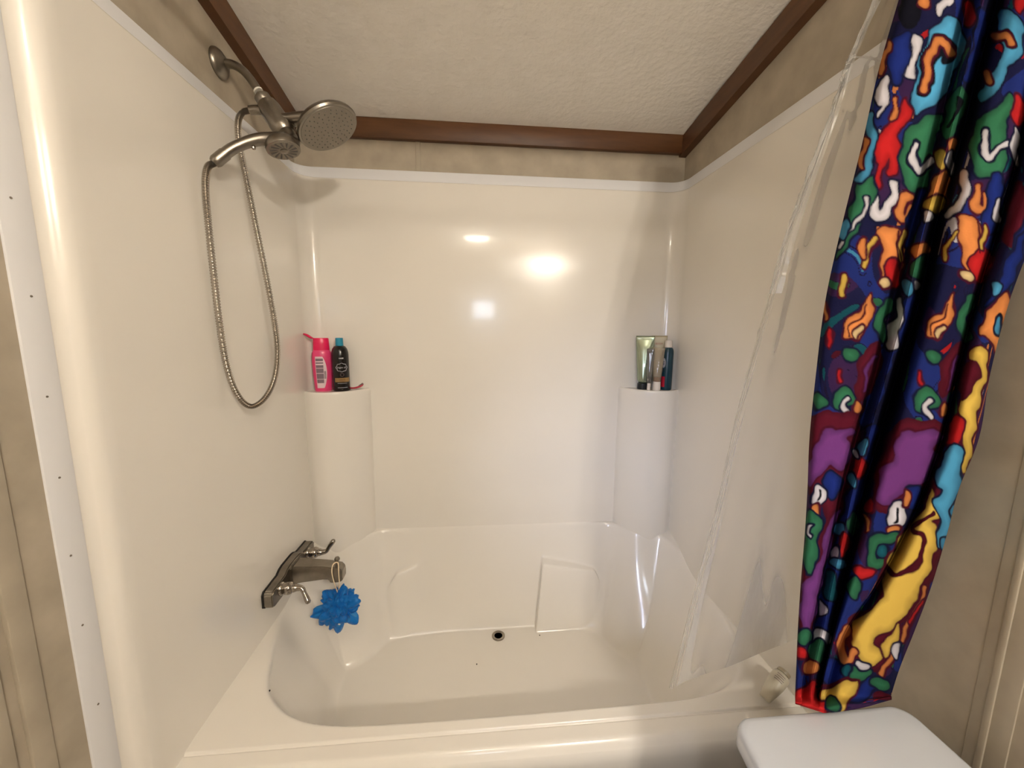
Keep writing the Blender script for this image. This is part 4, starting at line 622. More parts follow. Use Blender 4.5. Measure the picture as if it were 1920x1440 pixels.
PRINT=[["p","K",[[21.33,-5],[24,-3.33],[24.67,2],[22.67,5.67],[20.67,4]]],["p","O",[[26.5,.5],[26.31,1.28],[25.81,1.77],[25.19,1.77],[24.69,1.28],[24.5,.5],[24.69,-.28],[25.19,-.77],[25.81,-.77],[26.31,-.28]]],["p","W",[[28.17,0],[30,-.67],[30.67,.67],[30,1.33],[29.33,1],[28.67,2.67],[27.83,2.33]]],["p","R",[[34.73,2.33],[34.54,3.8],[34.04,4.71],[33.42,4.71],[32.92,3.8],[32.73,2.33],[32.92,.86],[33.42,-.04],[34.04,-.04],[34.54,.86]]],["p","R",[[44.17,.67],[44.01,1.55],[43.59,2.09],[43.08,2.09],[42.66,1.55],[42.5,.67],[42.66,-.22],[43.08,-.76],[43.59,-.76],[44.01,-.22]]],["p","G",[[21.33,-10],[25.33,-11.33],[28.67,-8.67],[26.67,-5.33],[23.33,-6]]],["s","W",.433,[[23.33,-8.67],[24.67,-7.33],[26.67,-8.67]]],["p","P",[[33,-5],[32.62,-2.65],[31.62,-1.2],[30.38,-1.2],[29.38,-2.65],[29,-5],[29.38,-7.35],[30.38,-8.8],[31.62,-8.8],[32.62,-7.35]]],["p","B",[[18.67,8.33],[21.33,6.33],[23,7.33],[21.67,14],[19.33,15.33]]],["p","L",[[30,3.17],[32,5],[32.83,8],[32,12],[30,15],[28.67,18],[26.33,20],[24,21.33],[23.17,20],[23.33,16.67],[24,13.33],[25.33,9],[27.33,5]]],["s","K",1.5,[[29.67,10.67],[29.67,8.5],[28.33,7.83],[26.67,10],[25.83,13.33],[25.5,16.83]]],["s","O",.633,[[30.17,10.33],[29.67,8.17],[28.17,7.67],[26.67,9.67],[25.83,13.33],[25.5,16.83]]],["s","W",.667,[[24.07,7],[23.33,11],[22.67,14.33]]],["p","W",[[18.17,14],[18.83,17.33],[17.83,20],[16.83,22.17],[16.6,21.33],[17.33,19.67],[16.17,19.67],[16.67,17]]],["p","R",[[22,18.67],[22.73,21.33],[21.33,24],[20,25.33],[20.6,28.33],[20,32],[18.67,32.5],[18.5,29.33],[17.67,31.33],[17,35],[16.27,35.33],[16.67,31.33],[16,30],[16.67,26],[18.67,23.33],[20.67,21.33]]],["s","O",.4,[[20,18.67],[19.6,22]]],["p","G",[[28.33,21.33],[28.73,24],[27.17,25.67],[27.17,27.67],[26.67,30.67],[26.33,33.67],[24.67,35.83],[22.33,35.33],[21.07,32.67],[21,28.33],[22.33,24.67],[24.67,22.67]]],["s","K",1.167,[[23.83,27],[23.17,29.33],[23.67,31.33],[25,31.67],[26.67,30]]],["s","W",.567,[[23.83,27],[23.23,29.33],[23.73,31.33],[25,31.67],[26.67,30]]],["s","W",.833,[[19.73,34.33],[19.6,36.67],[18,39.67],[16.5,40.83],[16.07,37.67]]],["p","G",[[15.67,33],[16.07,36.67],[14.33,40],[12.67,43.33],[10,47.33],[8.73,48],[10,43.33],[12,37.67],[13.33,34]]],["s","W",.3,[[14.33,37],[14,40],[11.67,42.67],[9.17,46.33]]],["p","L",[[11.07,43],[10.91,44.18],[10.51,44.9],[10.02,44.9],[9.62,44.18],[9.47,43],[9.62,41.82],[10.02,41.1],[10.51,41.1],[10.91,41.82]]],["s","L",.667,[[15,22],[15.6,26.67],[14.67,31],[13,33.67]]],["s","O",.4,[[14.33,26],[13.73,28.67],[13.5,31]]],["s","O",.367,[[18.67,8],[17.67,11.33],[16.83,14]]],["s","O",.6,[[22.4,36.67],[21.07,37.67],[20.8,40.33],[22.27,41.33],[22.67,38.67]]],["p","G",[[31.67,16.67],[33.33,17.33],[32.83,21.33],[30.67,25.33],[29,25.33],[29.33,20.67]]],["s","K",.417,[[32,18.67],[31,21.67],[30,23.33]]],["p","Y",[[29.4,29.67],[29.21,30.8],[28.71,31.51],[28.09,31.51],[27.59,30.8],[27.4,29.67],[27.59,28.53],[28.09,27.83],[28.71,27.83],[29.21,28.53]]],["p","O",[[31.27,27.33],[31.1,28.22],[30.67,28.76],[30.13,28.76],[29.7,28.22],[29.53,27.33],[29.7,26.45],[30.13,25.91],[30.67,25.91],[31.1,26.45]]],["p","O",[[29,31.67],[30.17,33.33],[29,39],[26,39.67],[26.33,35.67]]],["p","Y",[[28,36.33],[29.17,37.33],[28,39.83],[25.5,39.33],[25.67,38]]],["p","W",[[30.87,30.5],[30.75,31.68],[30.45,32.4],[30.08,32.4],[29.78,31.68],[29.67,30.5],[29.78,29.32],[30.08,28.6],[30.45,28.6],[30.75,29.32]]],["p","W",[[27,40.67],[26.81,41.18],[26.31,41.49],[25.69,41.49],[25.19,41.18],[25,40.67],[25.19,40.16],[25.69,39.84],[26.31,39.84],[26.81,40.16]]],["s","B",.833,[[36.33,2.67],[35,10],[33.33,14.67]]],["s","B",.833,[[24.67,36],[23.33,41],[22.33,45.33]]],["p","L",[[40,2],[43,3.33],[43.87,6.67],[43,10.67],[40.67,13],[39.33,16.33],[36.33,19.33],[35.67,17.67],[37.33,14.67],[39.33,12.33],[40.17,9.67],[39.33,6],[38.93,3.67]]],["s","K",1.167,[[38.33,6.83],[40.67,6.5],[41.5,8.33]]],["s","O",.6,[[38.33,6.83],[40.67,6.5],[41.43,8.33]]],["p","O",[[38,14.67],[37.87,15.55],[37.54,16.09],[37.13,16.09],[36.79,15.55],[36.67,14.67],[36.79,13.78],[37.13,13.24],[37.54,13.24],[37.87,13.78]]],["p","G",[[41.33,17.67],[42,20.67],[40.33,24],[40.83,27.67],[40,32],[37.67,33.33],[35.33,32.67],[34,29.33],[34.33,24.67],[36.67,21.33],[39.33,19.67]]],["s","K",1.1,[[37,25],[36.4,27.67],[37.67,29.33],[39.33,27.67],[41,27.17]]],["s","W",.567,[[37,25],[36.4,27.67],[37.67,29.33],[39.33,27.67],[41,27.17]]],["s","W",.767,[[33,32.5],[32.83,36],[31.5,39],[30.17,40]]],["s","O",.667,[[35.5,35],[34.83,38.67],[36.5,39.5],[37,37]]],["p","W",[[43.07,27.67],[42.94,29.72],[42.61,31],[42.19,31],[41.86,29.72],[41.73,27.67],[41.86,25.61],[42.19,24.34],[42.61,24.34],[42.94,25.61]]],["p","R",[[44.2,20.67],[43.98,22.43],[43.42,23.52],[42.72,23.52],[42.15,22.43],[41.93,20.67],[42.15,18.9],[42.72,17.81],[43.42,17.81],[43.98,18.9]]],["p","M",[[41.67,35.33],[44.33,34.67],[44,43],[41.33,46.67],[40,44.33]]],["s","B",1.167,[[39,33.33],[38,39.67],[37,43]]],["p","W",[[39.6,39.33],[39.49,40.7],[39.19,41.55],[38.81,41.55],[38.51,40.7],[38.4,39.33],[38.51,37.96],[38.81,37.11],[39.19,37.11],[39.49,37.96]]],["p","B",[[45.33,40],[46,47.33],[43.33,49.33],[41.33,48]]],["p","L",[[46.67,3.33],[49.33,2],[50,10],[47.33,14],[46,10]]],["p","G",[[46.67,18.67],[49,18],[48.33,30],[46,32],[45.33,26.67]]],["p","R",[[49.33,21.33],[52,20],[51.33,30],[49,32.67]]],["p","O",[[16.67,43.33],[20,42.67],[20.73,45],[21.07,51],[19.67,53.33],[17.33,53],[17.5,46.67]]],["s","Y",.367,[[21.33,43.67],[21,46],[20.67,49]]],["s","M",.167,[[20.17,43],[20.67,46.67],[20.83,50]]],["p","R",[[19,48.33],[20.83,51],[20,53.67],[17.83,52.33]]],["p","C",[[18.73,53.07],[18.54,53.46],[18.04,53.7],[17.42,53.7],[16.92,53.46],[16.73,53.07],[16.92,52.67],[17.42,52.43],[18.04,52.43],[18.54,52.67]]],["s","Y",.433,[[16.33,45],[14.5,47.33],[13.83,49.67]]],["p","O",[[14.5,46.33],[14.37,47.51],[14.04,48.24],[13.63,48.24],[13.29,47.51],[13.17,46.33],[13.29,45.16],[13.63,44.43],[14.04,44.43],[14.37,45.16]]],["s","Y",.467,[[10,51.5],[10.1,53.33],[10.07,55.5]]],["p","O",[[15.27,55.33],[15.67,58],[14.67,60.33],[13.5,63],[12,63.5],[9.93,63.33],[11,60],[13,58.67],[14.33,57]]],["s","M",.2,[[14.67,57.33],[13.33,59.67],[11.33,61.33],[11,63.33]]],["s","C",.333,[[13.67,61.33],[12.33,63]]],["s","G",.9,[[18.67,56.67],[17.07,59.67],[17.5,63]]],["s","B",1.267,[[23,56],[20.33,63.33],[18,67.33],[16,74],[14.67,78.67]]],["p","W",[[20.67,56],[21.5,58],[20.73,61.33],[20.07,65.5],[18.5,64.83],[18.33,61.67],[20,59.33]]],["p","L",[[23,54],[22.81,54.78],[22.31,55.27],[21.69,55.27],[21.19,54.78],[21,54],[21.19,53.22],[21.69,52.73],[22.31,52.73],[22.81,53.22]]],["p","W",[[24.5,53.33],[24.37,53.76],[24.04,54.03],[23.63,54.03],[23.29,53.76],[23.17,53.33],[23.29,52.9],[23.63,52.64],[24.04,52.64],[24.37,52.9]]],["p","O",[[26.17,47],[25.85,47.78],[25.02,48.27],[23.98,48.27],[23.15,47.78],[22.83,47],[23.15,46.22],[23.98,45.73],[25.02,45.73],[25.85,46.22]]],["p","G",[[23,49],[25.67,48.33],[24.67,52],[23,51.67]]],["p","G",[[13.07,66.67],[12.8,67.45],[12.1,67.93],[11.23,67.93],[10.53,67.45],[10.27,66.67],[10.53,65.88],[11.23,65.4],[12.1,65.4],[12.8,65.88]]],["p","M",[[16.67,64],[17.5,66.67],[16,73.33],[13.5,75],[12.4,73.33],[13.33,66.67]]],["s","V",.233,[[16.5,67],[14.33,69.33],[14.4,73.33]]],["s","R",.267,[[9.33,69.33],[9.83,71.33]]],["s","R",.233,[[7.83,62],[7.17,64.67]]],["s","O",.233,[[6.83,56.67],[6.67,60]]],["p","G",[[12.3,74.67],[11.89,75.8],[10.83,76.51],[9.51,76.51],[8.44,75.8],[8.03,74.67],[8.44,73.53],[9.51,72.83],[10.83,72.83],[11.89,73.53]]],["s","W",.333,[[10.67,75],[10.27,76.17],[11.17,77.5]]],["p","G",[[7,75.33],[6.75,76.12],[6.08,76.6],[5.25,76.6],[4.59,76.12],[4.33,75.33],[4.59,74.55],[5.25,74.07],[6.08,74.07],[6.75,74.55]]],["p","O",[[13.27,76.33],[13.15,77.12],[12.85,77.6],[12.48,77.6],[12.18,77.12],[12.07,76.33],[12.18,75.55],[12.48,75.07],[12.85,75.07],[13.15,75.55]]],["p","O",[[31.67,41],[34.67,40.67],[36.17,45],[36,47],[37.5,47.17],[36.67,52.67],[34.33,52.33],[33,50],[32.33,46.67]]],["p","R",[[34,48.33],[37.67,46.83],[36.83,52.83],[34.67,52.17]]],["p","C",[[34.37,51.83],[34.14,52.32],[33.54,52.63],[32.8,52.63],[32.2,52.32],[31.97,51.83],[32.2,51.34],[32.8,51.04],[33.54,51.04],[34.14,51.34]]],["s","Y",.367,[[31.17,43.67],[29.5,46.67],[29,48.33]]],["s","Y",.333,[[36.67,42.67],[36.17,46.67]]],["s","M",.167,[[35,41.33],[35.83,45],[35.67,47.67]]],["p","O",[[30.6,55.33],[30.73,58.33],[29.33,61.33],[28.17,63.17],[25.5,63.07],[26.67,60],[28.67,58.67],[29.83,57]]],["s","M",.2,[[30,57.33],[28.67,59.67],[26.67,61.33],[26.33,63]]],["s","C",.333,[[29,61.33],[27.67,62.83]]],["s","G",.933,[[34.17,56],[32.4,59.33],[33.07,63]]],["p","G",[[28.57,67],[28.3,67.82],[27.6,68.33],[26.73,68.33],[26.03,67.82],[25.77,67],[26.03,66.18],[26.73,65.67],[27.6,65.67],[28.3,66.18]]],["p","M",[[31.83,64],[32.83,66.67],[30.83,73.33],[28.5,74.17],[28.33,68.33]]],["s","V",.233,[[32,66.83],[30.33,70],[30.17,73.33]]],["s","R",.267,[[24.33,69.67],[25,72]]],["p","G",[[28.13,75],[27.66,76.29],[26.43,77.09],[24.9,77.09],[23.67,76.29],[23.2,75],[23.67,73.71],[24.9,72.91],[26.43,72.91],[27.66,73.71]]],["s","W",.433,[[26.33,75.33],[25.67,76.67],[26.67,78.33]]],["p","O",[[29.37,76.67],[29.26,77.41],[29,77.87],[28.67,77.87],[28.4,77.41],[28.3,76.67],[28.4,75.92],[28.67,75.46],[29,75.46],[29.26,75.92]]],["p","B",[[44,43.33],[43.33,48.33],[41.33,54],[38.67,55.67],[36.83,57.33],[40,51]]],["p","L",[[39.83,54],[39.64,54.71],[39.14,55.14],[38.52,55.14],[38.02,54.71],[37.83,54],[38.02,53.29],[38.52,52.86],[39.14,52.86],[39.64,53.29]]],["p","O",[[41.17,55.17],[40.83,58],[39.67,63.33],[38.67,65.83],[37.67,63.33],[35.83,62.67],[37,59],[39,56.67]]],["p","K",[[40.33,60.67],[40.13,62.04],[39.6,62.89],[38.94,62.89],[38.4,62.04],[38.2,60.67],[38.4,59.3],[38.94,58.45],[39.6,58.45],[40.13,59.3]]],["p","L",[[39.73,60.73],[39.63,61.67],[39.36,62.26],[39.04,62.26],[38.77,61.67],[38.67,60.73],[38.77,59.79],[39.04,59.21],[39.36,59.21],[39.63,59.79]]],["p","Y",[[36,65.33],[37.17,66.67],[37.07,70],[35.4,76.67],[34.33,83],[33.33,88.33],[32.17,88],[32.83,81.67],[31.93,75.67],[34,73.33],[35.83,70.67],[35.33,67.67],[33.67,67],[34.33,65.67]]],["p","M",[[33.33,67.67],[35,67.67],[35.93,69.67],[34.33,73],[32,75],[32,70]]],["p","R",[[31,78.33],[32.5,79.33],[32,83],[29.33,83]]],["p","M",[[3.39,80.78],[5.34,77.28],[12.73,77.67],[13.12,81.56],[11.95,88.17],[10.78,92.84],[8.84,98.67],[7.67,104.9],[6.5,112.29],[3.78,118.9],[1.45,117.35],[1.84,107.23],[3.39,104.9],[6.11,99.45],[6.5,95.56],[3.39,91.67]]],["p","V",[[6.89,80.58],[12.03,80.78],[10.98,82.33],[11.64,83.5],[10.47,87.78],[7.67,87.39],[5.92,89.14],[3.39,91.09],[3.47,87],[4.95,83.89]]],["p","V",[[9.42,95.17],[8.06,100.23],[7.28,104.12],[5.73,111.12],[4.56,116.18],[3.39,117.66],[2.15,116.96],[2.3,110.34],[4.17,107.23],[5.73,104.9],[7.28,98.28]]],["p","B",[[9.62,90.89],[9.33,92.31],[8.59,93.19],[7.68,93.19],[6.94,92.31],[6.66,90.89],[6.94,89.48],[7.68,88.6],[8.59,88.6],[9.33,89.48]]],["p","W",[[6.74,93.03],[6.51,94.08],[5.9,94.73],[5.16,94.73],[4.56,94.08],[4.33,93.03],[4.56,91.98],[5.16,91.33],[5.9,91.33],[6.51,91.98]]],["s","K",.233,[[5.73,92.14],[5.34,93.93]]],["p","O",[[5.8,95.76],[5.65,96.44],[5.27,96.87],[4.79,96.87],[4.4,96.44],[4.25,95.76],[4.4,95.07],[4.79,94.65],[5.27,94.65],[5.65,95.07]]],["p","G",[[3.2,95.95],[5.92,97.51],[5.26,101.79],[4.75,106.06],[2.81,106.65]]],["s","W",.195,[[3.98,98.28],[3.7,99.84],[4.25,100.62]]],["s","B",1.167,[[15.45,80.78],[13.12,90.11],[11.17,96.34],[8.84,104.9],[7.28,111.12],[6.31,117.35]]],["p","L",[[14.83,83.7],[14.65,84.56],[14.18,85.1],[13.61,85.1],[13.14,84.56],[12.96,83.7],[13.14,82.83],[13.61,82.29],[14.18,82.29],[14.65,82.83]]],["p","R",[[14.17,87.39],[13.97,88.58],[13.44,89.32],[12.79,89.32],[12.27,88.58],[12.07,87.39],[12.27,86.2],[12.79,85.47],[13.44,85.47],[13.97,86.2]]],["p","W",[[13.16,85.06],[13.04,85.61],[12.73,85.95],[12.34,85.95],[12.03,85.61],[11.91,85.06],[12.03,84.51],[12.34,84.17],[12.73,84.17],[13.04,84.51]]],["p","L",[[12.69,90.11],[12.51,90.8],[12.04,91.22],[11.47,91.22],[11,90.8],[10.82,90.11],[11,89.43],[11.47,89],[12.04,89],[12.51,89.43]]],["p","L",[[10.55,99.14],[10.37,99.92],[9.9,100.4],[9.33,100.4],[8.86,99.92],[8.68,99.14],[8.86,98.36],[9.33,97.88],[9.9,97.88],[10.37,98.36]]],["p","R",[[11.17,102.17],[10.99,103.36],[10.53,104.1],[9.95,104.1],[9.48,103.36],[9.3,102.17],[9.48,100.99],[9.95,100.25],[10.53,100.25],[10.99,100.99]]],["p","W",[[9.5,103.54],[9.34,104.31],[8.91,104.79],[8.38,104.79],[7.95,104.31],[7.79,103.54],[7.95,102.76],[8.38,102.28],[8.91,102.28],[9.34,102.76]]],["p","L",[[10.55,105.48],[10.3,106.03],[9.64,106.37],[8.82,106.37],[8.16,106.03],[7.9,105.48],[8.16,104.93],[8.82,104.59],[9.64,104.59],[10.3,104.93]]],["p","T",[[8.99,109.96],[8.76,111.6],[8.13,112.62],[7.36,112.62],[6.74,111.6],[6.5,109.96],[6.74,108.31],[7.36,107.29],[8.13,107.29],[8.76,108.31]]],["p","W",[[6.04,112.87],[6.89,115.21],[5.34,115.01]]],["p","W",[[7.79,119.68],[7.43,120.6],[6.5,121.16],[5.34,121.16],[4.41,120.6],[4.05,119.68],[4.41,118.77],[5.34,118.2],[6.5,118.2],[7.43,118.77]]],["p","G",[[6.7,122.4],[6.4,123.78],[5.62,124.62],[4.66,124.62],[3.88,123.78],[3.59,122.4],[3.88,121.03],[4.66,120.18],[5.62,120.18],[6.4,121.03]]],["p","O",[[5.49,124.93],[5.24,125.66],[4.58,126.12],[3.76,126.12],[3.1,125.66],[2.85,124.93],[3.1,124.2],[3.76,123.75],[4.58,123.75],[5.24,124.2]]],["p","R",[[3.31,122.6],[3.11,123.24],[2.56,123.63],[1.89,123.63],[1.34,123.24],[1.14,122.6],[1.34,121.96],[1.89,121.56],[2.56,121.56],[3.11,121.96]]],["p","G",[[3.98,119.29],[3.75,120.21],[3.17,120.77],[2.45,120.77],[1.86,120.21],[1.64,119.29],[1.86,118.38],[2.45,117.81],[3.17,117.81],[3.75,118.38]]],["p","M",[[17.79,82.33],[20.9,78.83],[28.68,79.22],[29.46,82.33],[27.12,90.89],[22.45,92.84],[19.34,96.34],[16.23,95.95],[15.65,91.67],[16.62,87]]],["p","V",[[20.9,81.36],[26.73,80.78],[28.76,81.75],[26.73,84.28],[28.09,85.45],[25.96,90.11],[22.84,91.09],[20.9,92.84],[17.79,94.86],[16.54,93.62],[17.01,88.56],[19.34,86.22]]],["p","B",[[24.87,93.23],[24.55,94.6],[23.74,95.45],[22.73,95.45],[21.91,94.6],[21.6,93.23],[21.91,91.86],[22.73,91.01],[23.74,91.01],[24.55,91.86]]],["p","W",[[21.99,96.53],[21.65,97.91],[20.75,98.75],[19.64,98.75],[18.75,97.91],[18.41,96.53],[18.75,95.16],[19.64,94.31],[20.75,94.31],[21.65,95.16]]],["s","K",.311,[[20.51,95.37],[19.81,97.7]]],["p","O",[[22.61,93.62],[22.49,94.62],[22.18,95.24],[21.79,95.24],[21.48,94.62],[21.36,93.62],[21.48,92.61],[21.79,91.99],[22.18,91.99],[22.49,92.61]]],["p","O",[[20.63,99.45],[20.42,100],[19.87,100.34],[19.2,100.34],[18.66,100],[18.45,99.45],[18.66,98.9],[19.2,98.56],[19.87,98.56],[20.42,98.9]]],["s","G",.856,[[19.93,100.81],[16.81,101.01],[15.45,103.34],[16.23,105.87],[18.76,105.29]]],["p","T",[[18.6,103.34],[18.41,104.12],[17.9,104.6],[17.28,104.6],[16.77,104.12],[16.58,103.34],[16.77,102.56],[17.28,102.08],[17.9,102.08],[18.41,102.56]]],["p","R",[[15.76,107.23],[15.41,107.83],[14.47,108.19],[13.32,108.19],[12.38,107.83],[12.03,107.23],[12.38,106.64],[13.32,106.27],[14.47,106.27],[15.41,106.64]]],["p","G",[[13.23,110.34],[13.03,111.62],[12.48,112.42],[11.81,112.42],[11.26,111.62],[11.06,110.34],[11.26,109.06],[11.81,108.27],[12.48,108.27],[13.03,109.06]]],["p","R",[[15.92,94.78],[15.75,95.38],[15.33,95.75],[14.8,95.75],[14.37,95.38],[14.21,94.78],[14.37,94.19],[14.8,93.82],[15.33,93.82],[15.75,94.19]]],["s","O",.233,[[14.28,96.34],[14.67,99.45]]],["p","G",[[12.88,98.28],[12.71,99.43],[12.24,100.13],[11.66,100.13],[11.19,99.43],[11.02,98.28],[11.19,97.14],[11.66,96.43],[12.24,96.43],[12.71,97.14]]],["p","M",[[27.12,90.11],[29.46,96.34],[29.07,101.79],[27.12,108.79],[23.23,115.01],[17.79,121.24],[18.56,124.74],[16.23,126.29],[13.12,124.74],[10.78,120.46],[11.17,116.18],[16.23,112.68],[16.62,108.01],[19.34,102.56],[24.01,96.34]]],["p","Y",[[26.73,91.67],[26.34,93.62],[23.23,97.51],[20.9,101.01],[18.56,104.9],[17.79,108.01],[17.4,111.9],[15.45,113.85],[12.34,116.57],[11.56,118.9],[12.34,121.63],[13.9,123.96],[15.45,124.82],[17.01,123.96],[17.47,122.4],[15.76,120.85],[16.62,118.9],[19.34,117.74],[21.68,115.4],[24.01,111.51],[25.96,108.01],[27.12,104.12],[27.9,99.45],[26.73,97.9],[28.29,96.73]]],["s","M",.506,[[26.73,96.53],[23.23,98.67],[24.87,100.62],[24.87,104.12],[22.84,106.84],[20.12,107.82],[18.17,106.45]]],["p","Y",[[17.32,121.24],[19.34,118.51],[20.9,117.35],[19.73,121.24],[17.79,123.57]]],["p","L",[[32.18,83.7],[32.1,89.73],[30.62,95.56],[29.85,100.62],[27.71,102.37],[28.29,97.51],[27.12,94.39],[28.68,91.67],[27.43,90.5],[28.37,87],[29.85,84.47]]],["p","L",[[31.64,96.34],[31.52,97.16],[31.2,97.67],[30.82,97.67],[30.51,97.16],[30.39,96.34],[30.51,95.52],[30.82,95.01],[31.2,95.01],[31.52,95.52]]],["p","L",[[29.77,101.98],[29.63,102.67],[29.28,103.09],[28.85,103.09],[28.5,102.67],[28.37,101.98],[28.5,101.29],[28.85,100.87],[29.28,100.87],[29.63,101.29]]],["s","O",.7,[[10.59,118.12],[9.69,122.02],[10.59,123.96],[12.34,122.4]]],["s","O",.272,[[25.57,110.34],[23.23,115.01],[20.9,120.46]]],["s","R",.233,[[24.79,112.68],[22.84,116.57]]],["s","O",.311,[[19.34,122.4],[17.4,126.29]]],["p","W",[[20.74,122.02],[20.61,122.75],[20.26,123.2],[19.83,123.2],[19.48,122.75],[19.34,122.02],[19.48,121.28],[19.83,120.83],[20.26,120.83],[20.61,121.28]]],["p","B",[[10.39,125.91],[9.95,127.16],[8.78,127.94],[7.34,127.94],[6.17,127.16],[5.73,125.91],[6.17,124.65],[7.34,123.87],[8.78,123.87],[9.95,124.65]]],["p","G",[[15.45,126.29],[15.01,127.03],[13.84,127.48],[12.4,127.48],[11.23,127.03],[10.78,126.29],[11.23,125.56],[12.4,125.11],[13.84,125.11],[15.01,125.56]]],["p","W",[[14.83,124.74],[14.58,125.1],[13.92,125.33],[13.1,125.33],[12.44,125.1],[12.18,124.74],[12.44,124.37],[13.1,124.15],[13.92,124.15],[14.58,124.37]]],["s","B",.973,[[15.45,128.24],[12.34,130.96]]],["p","T",[[11.48,125.91],[11.35,126.59],[11,127.02],[10.57,127.02],[10.22,126.59],[10.08,125.91],[10.22,125.22],[10.57,124.8],[11,124.8],[11.35,125.22]]],["p","G",[[18.56,128.24],[18.27,128.93],[17.49,129.35],[16.53,129.35],[15.75,128.93],[15.45,128.24],[15.75,127.55],[16.53,127.13],[17.49,127.13],[18.27,127.55]]],["p","R",[[.28,131.35],[3.39,128.24],[5.73,128.63],[7.28,134.08],[3.78,133.69]]],["p","Y",[[5.34,130.57],[8.84,128.24],[13.12,127.46],[11.76,130.57],[10.01,132.91],[8.06,133.88],[6.89,131.74]]],["p","G",[[9.46,131.94],[9.21,132.76],[8.55,133.27],[7.73,133.27],[7.07,132.76],[6.82,131.94],[7.07,131.11],[7.73,130.6],[8.55,130.6],[9.21,131.11]]],["s","M",.272,[[5.34,129.02],[8.84,127.85],[12.73,127.27]]],["p","M",[[19.34,130.57],[18.97,131.12],[18,131.46],[16.8,131.46],[15.82,131.12],[15.45,130.57],[15.82,130.03],[16.8,129.69],[18,129.69],[18.97,130.03]]]]

# ------------------------------------------------------------------ curtain rod
rod = thing('shower_rod', (0.685, -.86, 1.955), 'chrome shower curtain rod across the tub front', 'curtain rod')
link('tube', tube([(XL, -.862, 1.955), (.4, -.862, 1.955), (1.0, -.862, 1.955), (XR + .012, -.862, 1.955)], .0125, 20), CHROME, rod)
for x, dx in ((XL, 1), (XR + .012, -1)): link('end_flange', lathe([(.03, 0), (.03, .004), (.018, .012), (.0135, .02)], (x, -.862, 1.955), (dx, 0, 0), 24), CHROME, rod)

# ------------------------------------------------------------------ patterned curtain
def table_surface(T, nr, nc):
    T = np.asarray(T, float)
    A = np.stack([catmull(T[i], nc) for i in range(len(T))])        # along the row
    return np.stack([catmull(A[:, j], nr) for j in range(nc)], 1)
NR, NC = 1250, 340
SURF = table_surface(CURTAIN, NR, NC)
top = SURF[0].copy(); rr_ = 14
ext = np.stack([top + (np.column_stack([top[:, 0], top[:, 1] * .5 + -.862 * .5, np.full(NC, 1.935)]) - top) * (1 - k / rr_) for k in range(rr_)])
CH2 = table_surface([[(a, b, 0) for a, b in r] for r in CHART], NR, NC)[..., :2]
def lin(T, nr, nc):
    T = np.asarray(T, float); u = np.linspace(0, T.shape[1] - 1, nc); v = np.linspace(0, T.shape[0] - 1, nr)
    A = np.stack([[np.interp(u, np.arange(T.shape[1]), T[i, :, k]) for k in range(2)] for i in range(T.shape[0])])
    return np.stack([np.stack([np.interp(v, np.arange(T.shape[0]), A[:, k, j]) for j in range(nc)], 1) for k in range(2)], -1)
U, V = CH2[..., 0], CH2[..., 1]
seg = np.linalg.norm(np.diff(SURF, axis=1), axis=2); S = np.concatenate([np.zeros((NR, 1)), np.cumsum(seg, 1)], 1)
Z = np.concatenate([np.zeros((1, NC)), np.cumsum(np.linalg.norm(np.diff(SURF, axis=0), axis=2), 0)], 0)
U = U + .30 * np.sin(V * 1.15 + 1.7 * np.sin(U * .8)) + .05 * np.sin(V * 3.1 - U * 2.3)
V = V + .30 * np.sin(U * 1.25 + 1.3 * np.sin(V * .7)) + .05 * np.sin(U * 3.3 + V * 1.9)
PAL = {k: np.array(srgb(*v)) for k, v in dict(K=(12, 12, 24), B=(22, 38, 108), L=(72, 146, 186), O=(206, 128, 70), R=(176, 30, 32), G=(44, 102, 72), W=(212, 208, 216), Y=(206, 172, 78), M=(76, 14, 30), V=(100, 50, 112), C=(216, 188, 138), P=(44, 24, 58), T=(22, 84, 98)).items()}
# ground: deep navy with small swirls of the other colours
q1 = S * 36 + 1.1 * np.sin(Z * 31 + 2) + .7 * np.sin(S * 70 + Z * 18); q2 = Z * 34 + 1.2 * np.sin(S * 37) + .6 * np.sin(Z * 61 + S * 25)
cell = np.sin(q1 * 2.0) * np.sin(q2 * 2.0) + .45 * np.sin(q1 * 4.3 + q2 * 3.1)
kind_ = np.floor((np.sin(np.floor(q1 * .64) * 12.9898 + np.floor(q2 * .64) * 78.233) * 43758.5453) % 1 * 7).astype(int)
img = np.empty((NR, NC, 3)); img[:] = np.array(srgb(17, 18, 50))
img[np.sin(q1 * .9 + q2 * .5) > .45] = PAL['P']
img[np.sin(q1 * .5 - q2 * .8 + 2) > .62] = np.array(srgb(22, 34, 92))
for k, colk in enumerate('GORTMLW'):
    msk = (cell > (.98 if colk in 'WLR' else .86)) & (kind_ == k); img[msk] = PAL[colk] * .55
img[(np.abs(cell - .74) < .06)] = np.array(srgb(18, 12, 36))
def spline(pts): 
    p = np.asarray(pts, float); p = np.vstack([p[-1:], p, p[:2]]); o = []
    for i in range(1, len(p) - 2):
        a, b_, c_, d_ = p[i - 1:i + 3]
        for u in (0, .25, .5, .75): o.append(.5 * (2 * b_ + (c_ - a) * u + (2 * a - 5 * b_ + 4 * c_ - d_) * u * u + (3 * b_ - a - 3 * c_ + d_) * u ** 3))
    return np.array(o)
def segdist(u, v, a, b):
    e = b - a; L2 = max(e @ e, 1e-9); t = np.clip(((u - a[0]) * e[0] + (v - a[1]) * e[1]) / L2, 0, 1)
    return np.hypot(u - a[0] - t * e[0], v - a[1] - t * e[1])
